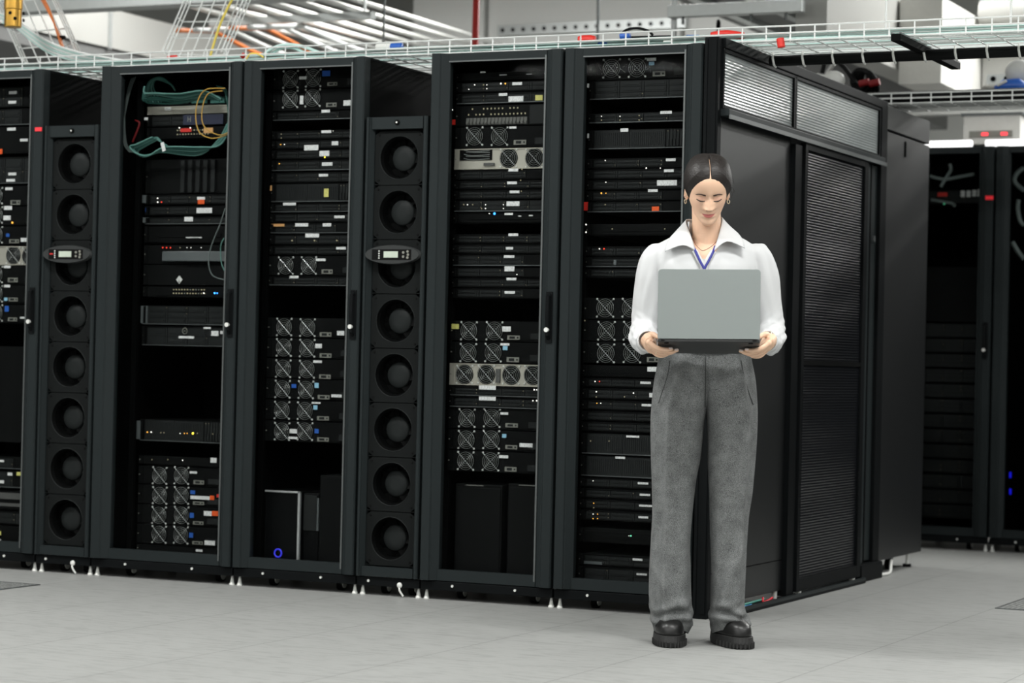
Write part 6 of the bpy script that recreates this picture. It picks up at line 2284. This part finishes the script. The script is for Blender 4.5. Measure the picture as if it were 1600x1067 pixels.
for s, (px_, rot, dy) in ((-1, (1045, R(-2), 0)), (1, (1140, R(15), .0))):
    cx_ = lp(px_, 1000, 0).x
    cr, sr_ = math.cos(rot), math.sin(rot)

    def T(x, y, z): return (cx_ + x * cr - y * sr_, y * cr + x * sr_ - .020 + dy, z)
    n = 44
    so = MB()
    vs = []
    lev = [(0.0, .93), (.004, 1.0), (.018, 1.02), (.030, 1.0), (.040, .985), (.0415, .95)]
    for z, sc in lev:
        for (x, y) in outline(n, .057 * sc, .148 * sc, .128 * sc):
            vs.append(T(x, y, z))
    fs = [(i * n + j, i * n + (j + 1) % n, (i + 1) * n + (j + 1) % n, (i + 1) * n + j) for i in range(len(lev) - 1) for j in range(n)]
    fs += [tuple(range(n)), tuple((len(lev) - 1) * n + j for j in range(n))]
    so.add(vs, fs)
    ub = MB()
    vs = []
    lev = [(.038, .95, 1.0), (.052, .955, 1.0), (.066, .93, .98), (.078, .86, .93), (.088, .76, .80), (.096, .68, .60), (.110, .62, .42), (.125, .58, .38)]
    for z, sc, fr in lev:
        for (x, y) in outline(n, .054 * sc, .140 * fr, .118 * (0.9 + .1 * sc)):
            vs.append(T(x, y + (.0 if z < .09 else .012), z))
    fs = [(i * n + j, i * n + (j + 1) % n, (i + 1) * n + (j + 1) % n, (i + 1) * n + j) for i in range(len(lev) - 1) for j in range(n)]
    fs += [tuple(range(n)), tuple((len(lev) - 1) * n + j for j in range(n))]
    ub.add(vs, fs)
    shoe = ub.build('shoe', M['shoe'], lady, smooth=True, world=False)
    so.build('sole', M['sole'], shoe, world=False)
    b = MB()
    for i in range(17):
        t = math.pi + math.pi * (i + .5) / 17
        (x, y) = (.0585 * math.copysign(abs(math.cos(t)) ** .77, math.cos(t)), .1505 * math.copysign(abs(math.sin(t)) ** .77, math.sin(t)))
        b.obox(T(x, y, .012), (.003, 0, 0), (0, .003, 0), (0, 0, .010))
    b.build('sole_lugs', M['sole'], shoe, world=False)['kind'] = 'stuff'
    b = MB()
    b.tube(smooth_path([T(-.047, -.045, .066), T(-.03, -.060, .090), T(0, -.066, .098), T(.03, -.060, .090), T(.047, -.045, .066)], 5), [(.011, .002)] * 21, 8, flat=(0, -.3, 1))
    b.build('shoe_strap', M['shoe'], shoe, smooth=True, world=False)

# ---------------------------------------------------------------- the laptop she holds
M['alu'] = mat('grey_aluminium', (150, 157, 156), 0.42, 0.35, var=0.015, scale=3)
M['base'] = mat('dark_laptop_base', (40, 41, 41), 0.45)
HY = -.372
YW = .0144
TL, TR_, BL, BR = lp(1028, 420, HY - .012 + YW), lp(1189, 421, HY - .012 - YW), lp(1027.5, 529, HY + YW), lp(1187.5, 530, HY - YW)
lap = thing('laptop', 'open grey laptop held in both hands by the woman', 'laptop', PO, RZ)
ex = (BR - BL).normalized()
WL = (BR - BL).length
ez = ((TL + TR_) / 2 - (BL + BR) / 2)
HL_ = ez.length
ez.normalize()
ey = ex.cross(ez) * -1
if ey.y < 0: ey = -ey


def rrect(w, h, r, n=6, bottom=True):
    pts = []
    for (sx, sy, a0) in ((1, 1, 0), (-1, 1, 90), (-1, 0, 180), (1, 0, 270)):
        rr_ = r if (sy == 1 or bottom) else r * .3
        for i in range(n + 1):
            a = R(a0 + 90 * i / n)
            cy_ = h - rr_ if sy else rr_
            pts.append((sx * (w / 2 - rr_) + rr_ * math.cos(a), cy_ + rr_ * math.sin(a)))
    return pts


def slab(o, ax, ay, az, w, h, r, th, bottom=True):
    b = MB()
    pr = rrect(w, h, r, 6, bottom)
    n = len(pr)
    vs = [o + ax * x + ay * y for x, y in pr] + [o + ax * x + ay * y + az * th for x, y in pr]
    b.add(vs, [tuple(range(n)), tuple(range(2 * n - 1, n - 1, -1))] + [(i, (i + 1) % n, n + (i + 1) % n, n + i) for i in range(n)])
    return b


O_L = (BL + BR) / 2
lid = slab(O_L, ex, ez, ey, WL, HL_, .012, .006, False).build('lid', M['alu'], lap, world=False, bevel=.0012)
M['screen'] = mat('lit_screen', (120, 130, 140), 0.3, emit=0.4)
slab(O_L + ey * .0061 + ez * .014, ex, ez, ey, WL - .02, HL_ - .026, .004, .0006).build('screen', M['screen'], lid, world=False)
tilt = R(9)
hz_ = Vector((0, 0, 1)).cross(ex).normalized()
by = hz_ * math.cos(tilt) - Vector((0, 0, math.sin(tilt)))
bn = ex.cross(by).normalized()
if bn.z > 0: bn = -bn
O_B = O_L + Vector((0, .0045, .0005))
bas = slab(O_B, ex, by, bn, WL, .245, .014, .011).build('base', M['base'], lap, world=False, bevel=.003)
slab(O_B + by * .035 - bn * .0008, ex, by, bn, WL - .05, .10, .004, .001).build('keyboard', M['rubber'], bas, world=False)
slab(O_B + by * .15 - bn * .0006, ex, by, bn, .11, .07, .004, .001).build('touchpad', M['alu'], bas, world=False)
for sx in (-1, 1):
    c = O_L + ex * (sx * WL * .36) + Vector((0, .010, -.002))
    MB().cyl(c - ex * .022, c + ex * .022, .0052, 12).build('hinge', M['base'], bas, world=False)
    for yy in (.02, .22):
        MB().cyl(O_B + ex * (sx * (WL / 2 - .03)) + by * yy + bn * .011, O_B + ex * (sx * (WL / 2 - .03)) + by * yy + bn * .0130, .008, 12).build('rubber_foot', M['rubber'], bas, world=False)
    c = O_B + ex * (sx * (WL / 2 - .018)) - Vector((0, .002, .0)) + bn * .006
    MB().obox(c, ex * .006, Vector((0, .004, 0)), bn * .002).build('side_port', M['rubber'], bas, world=False)
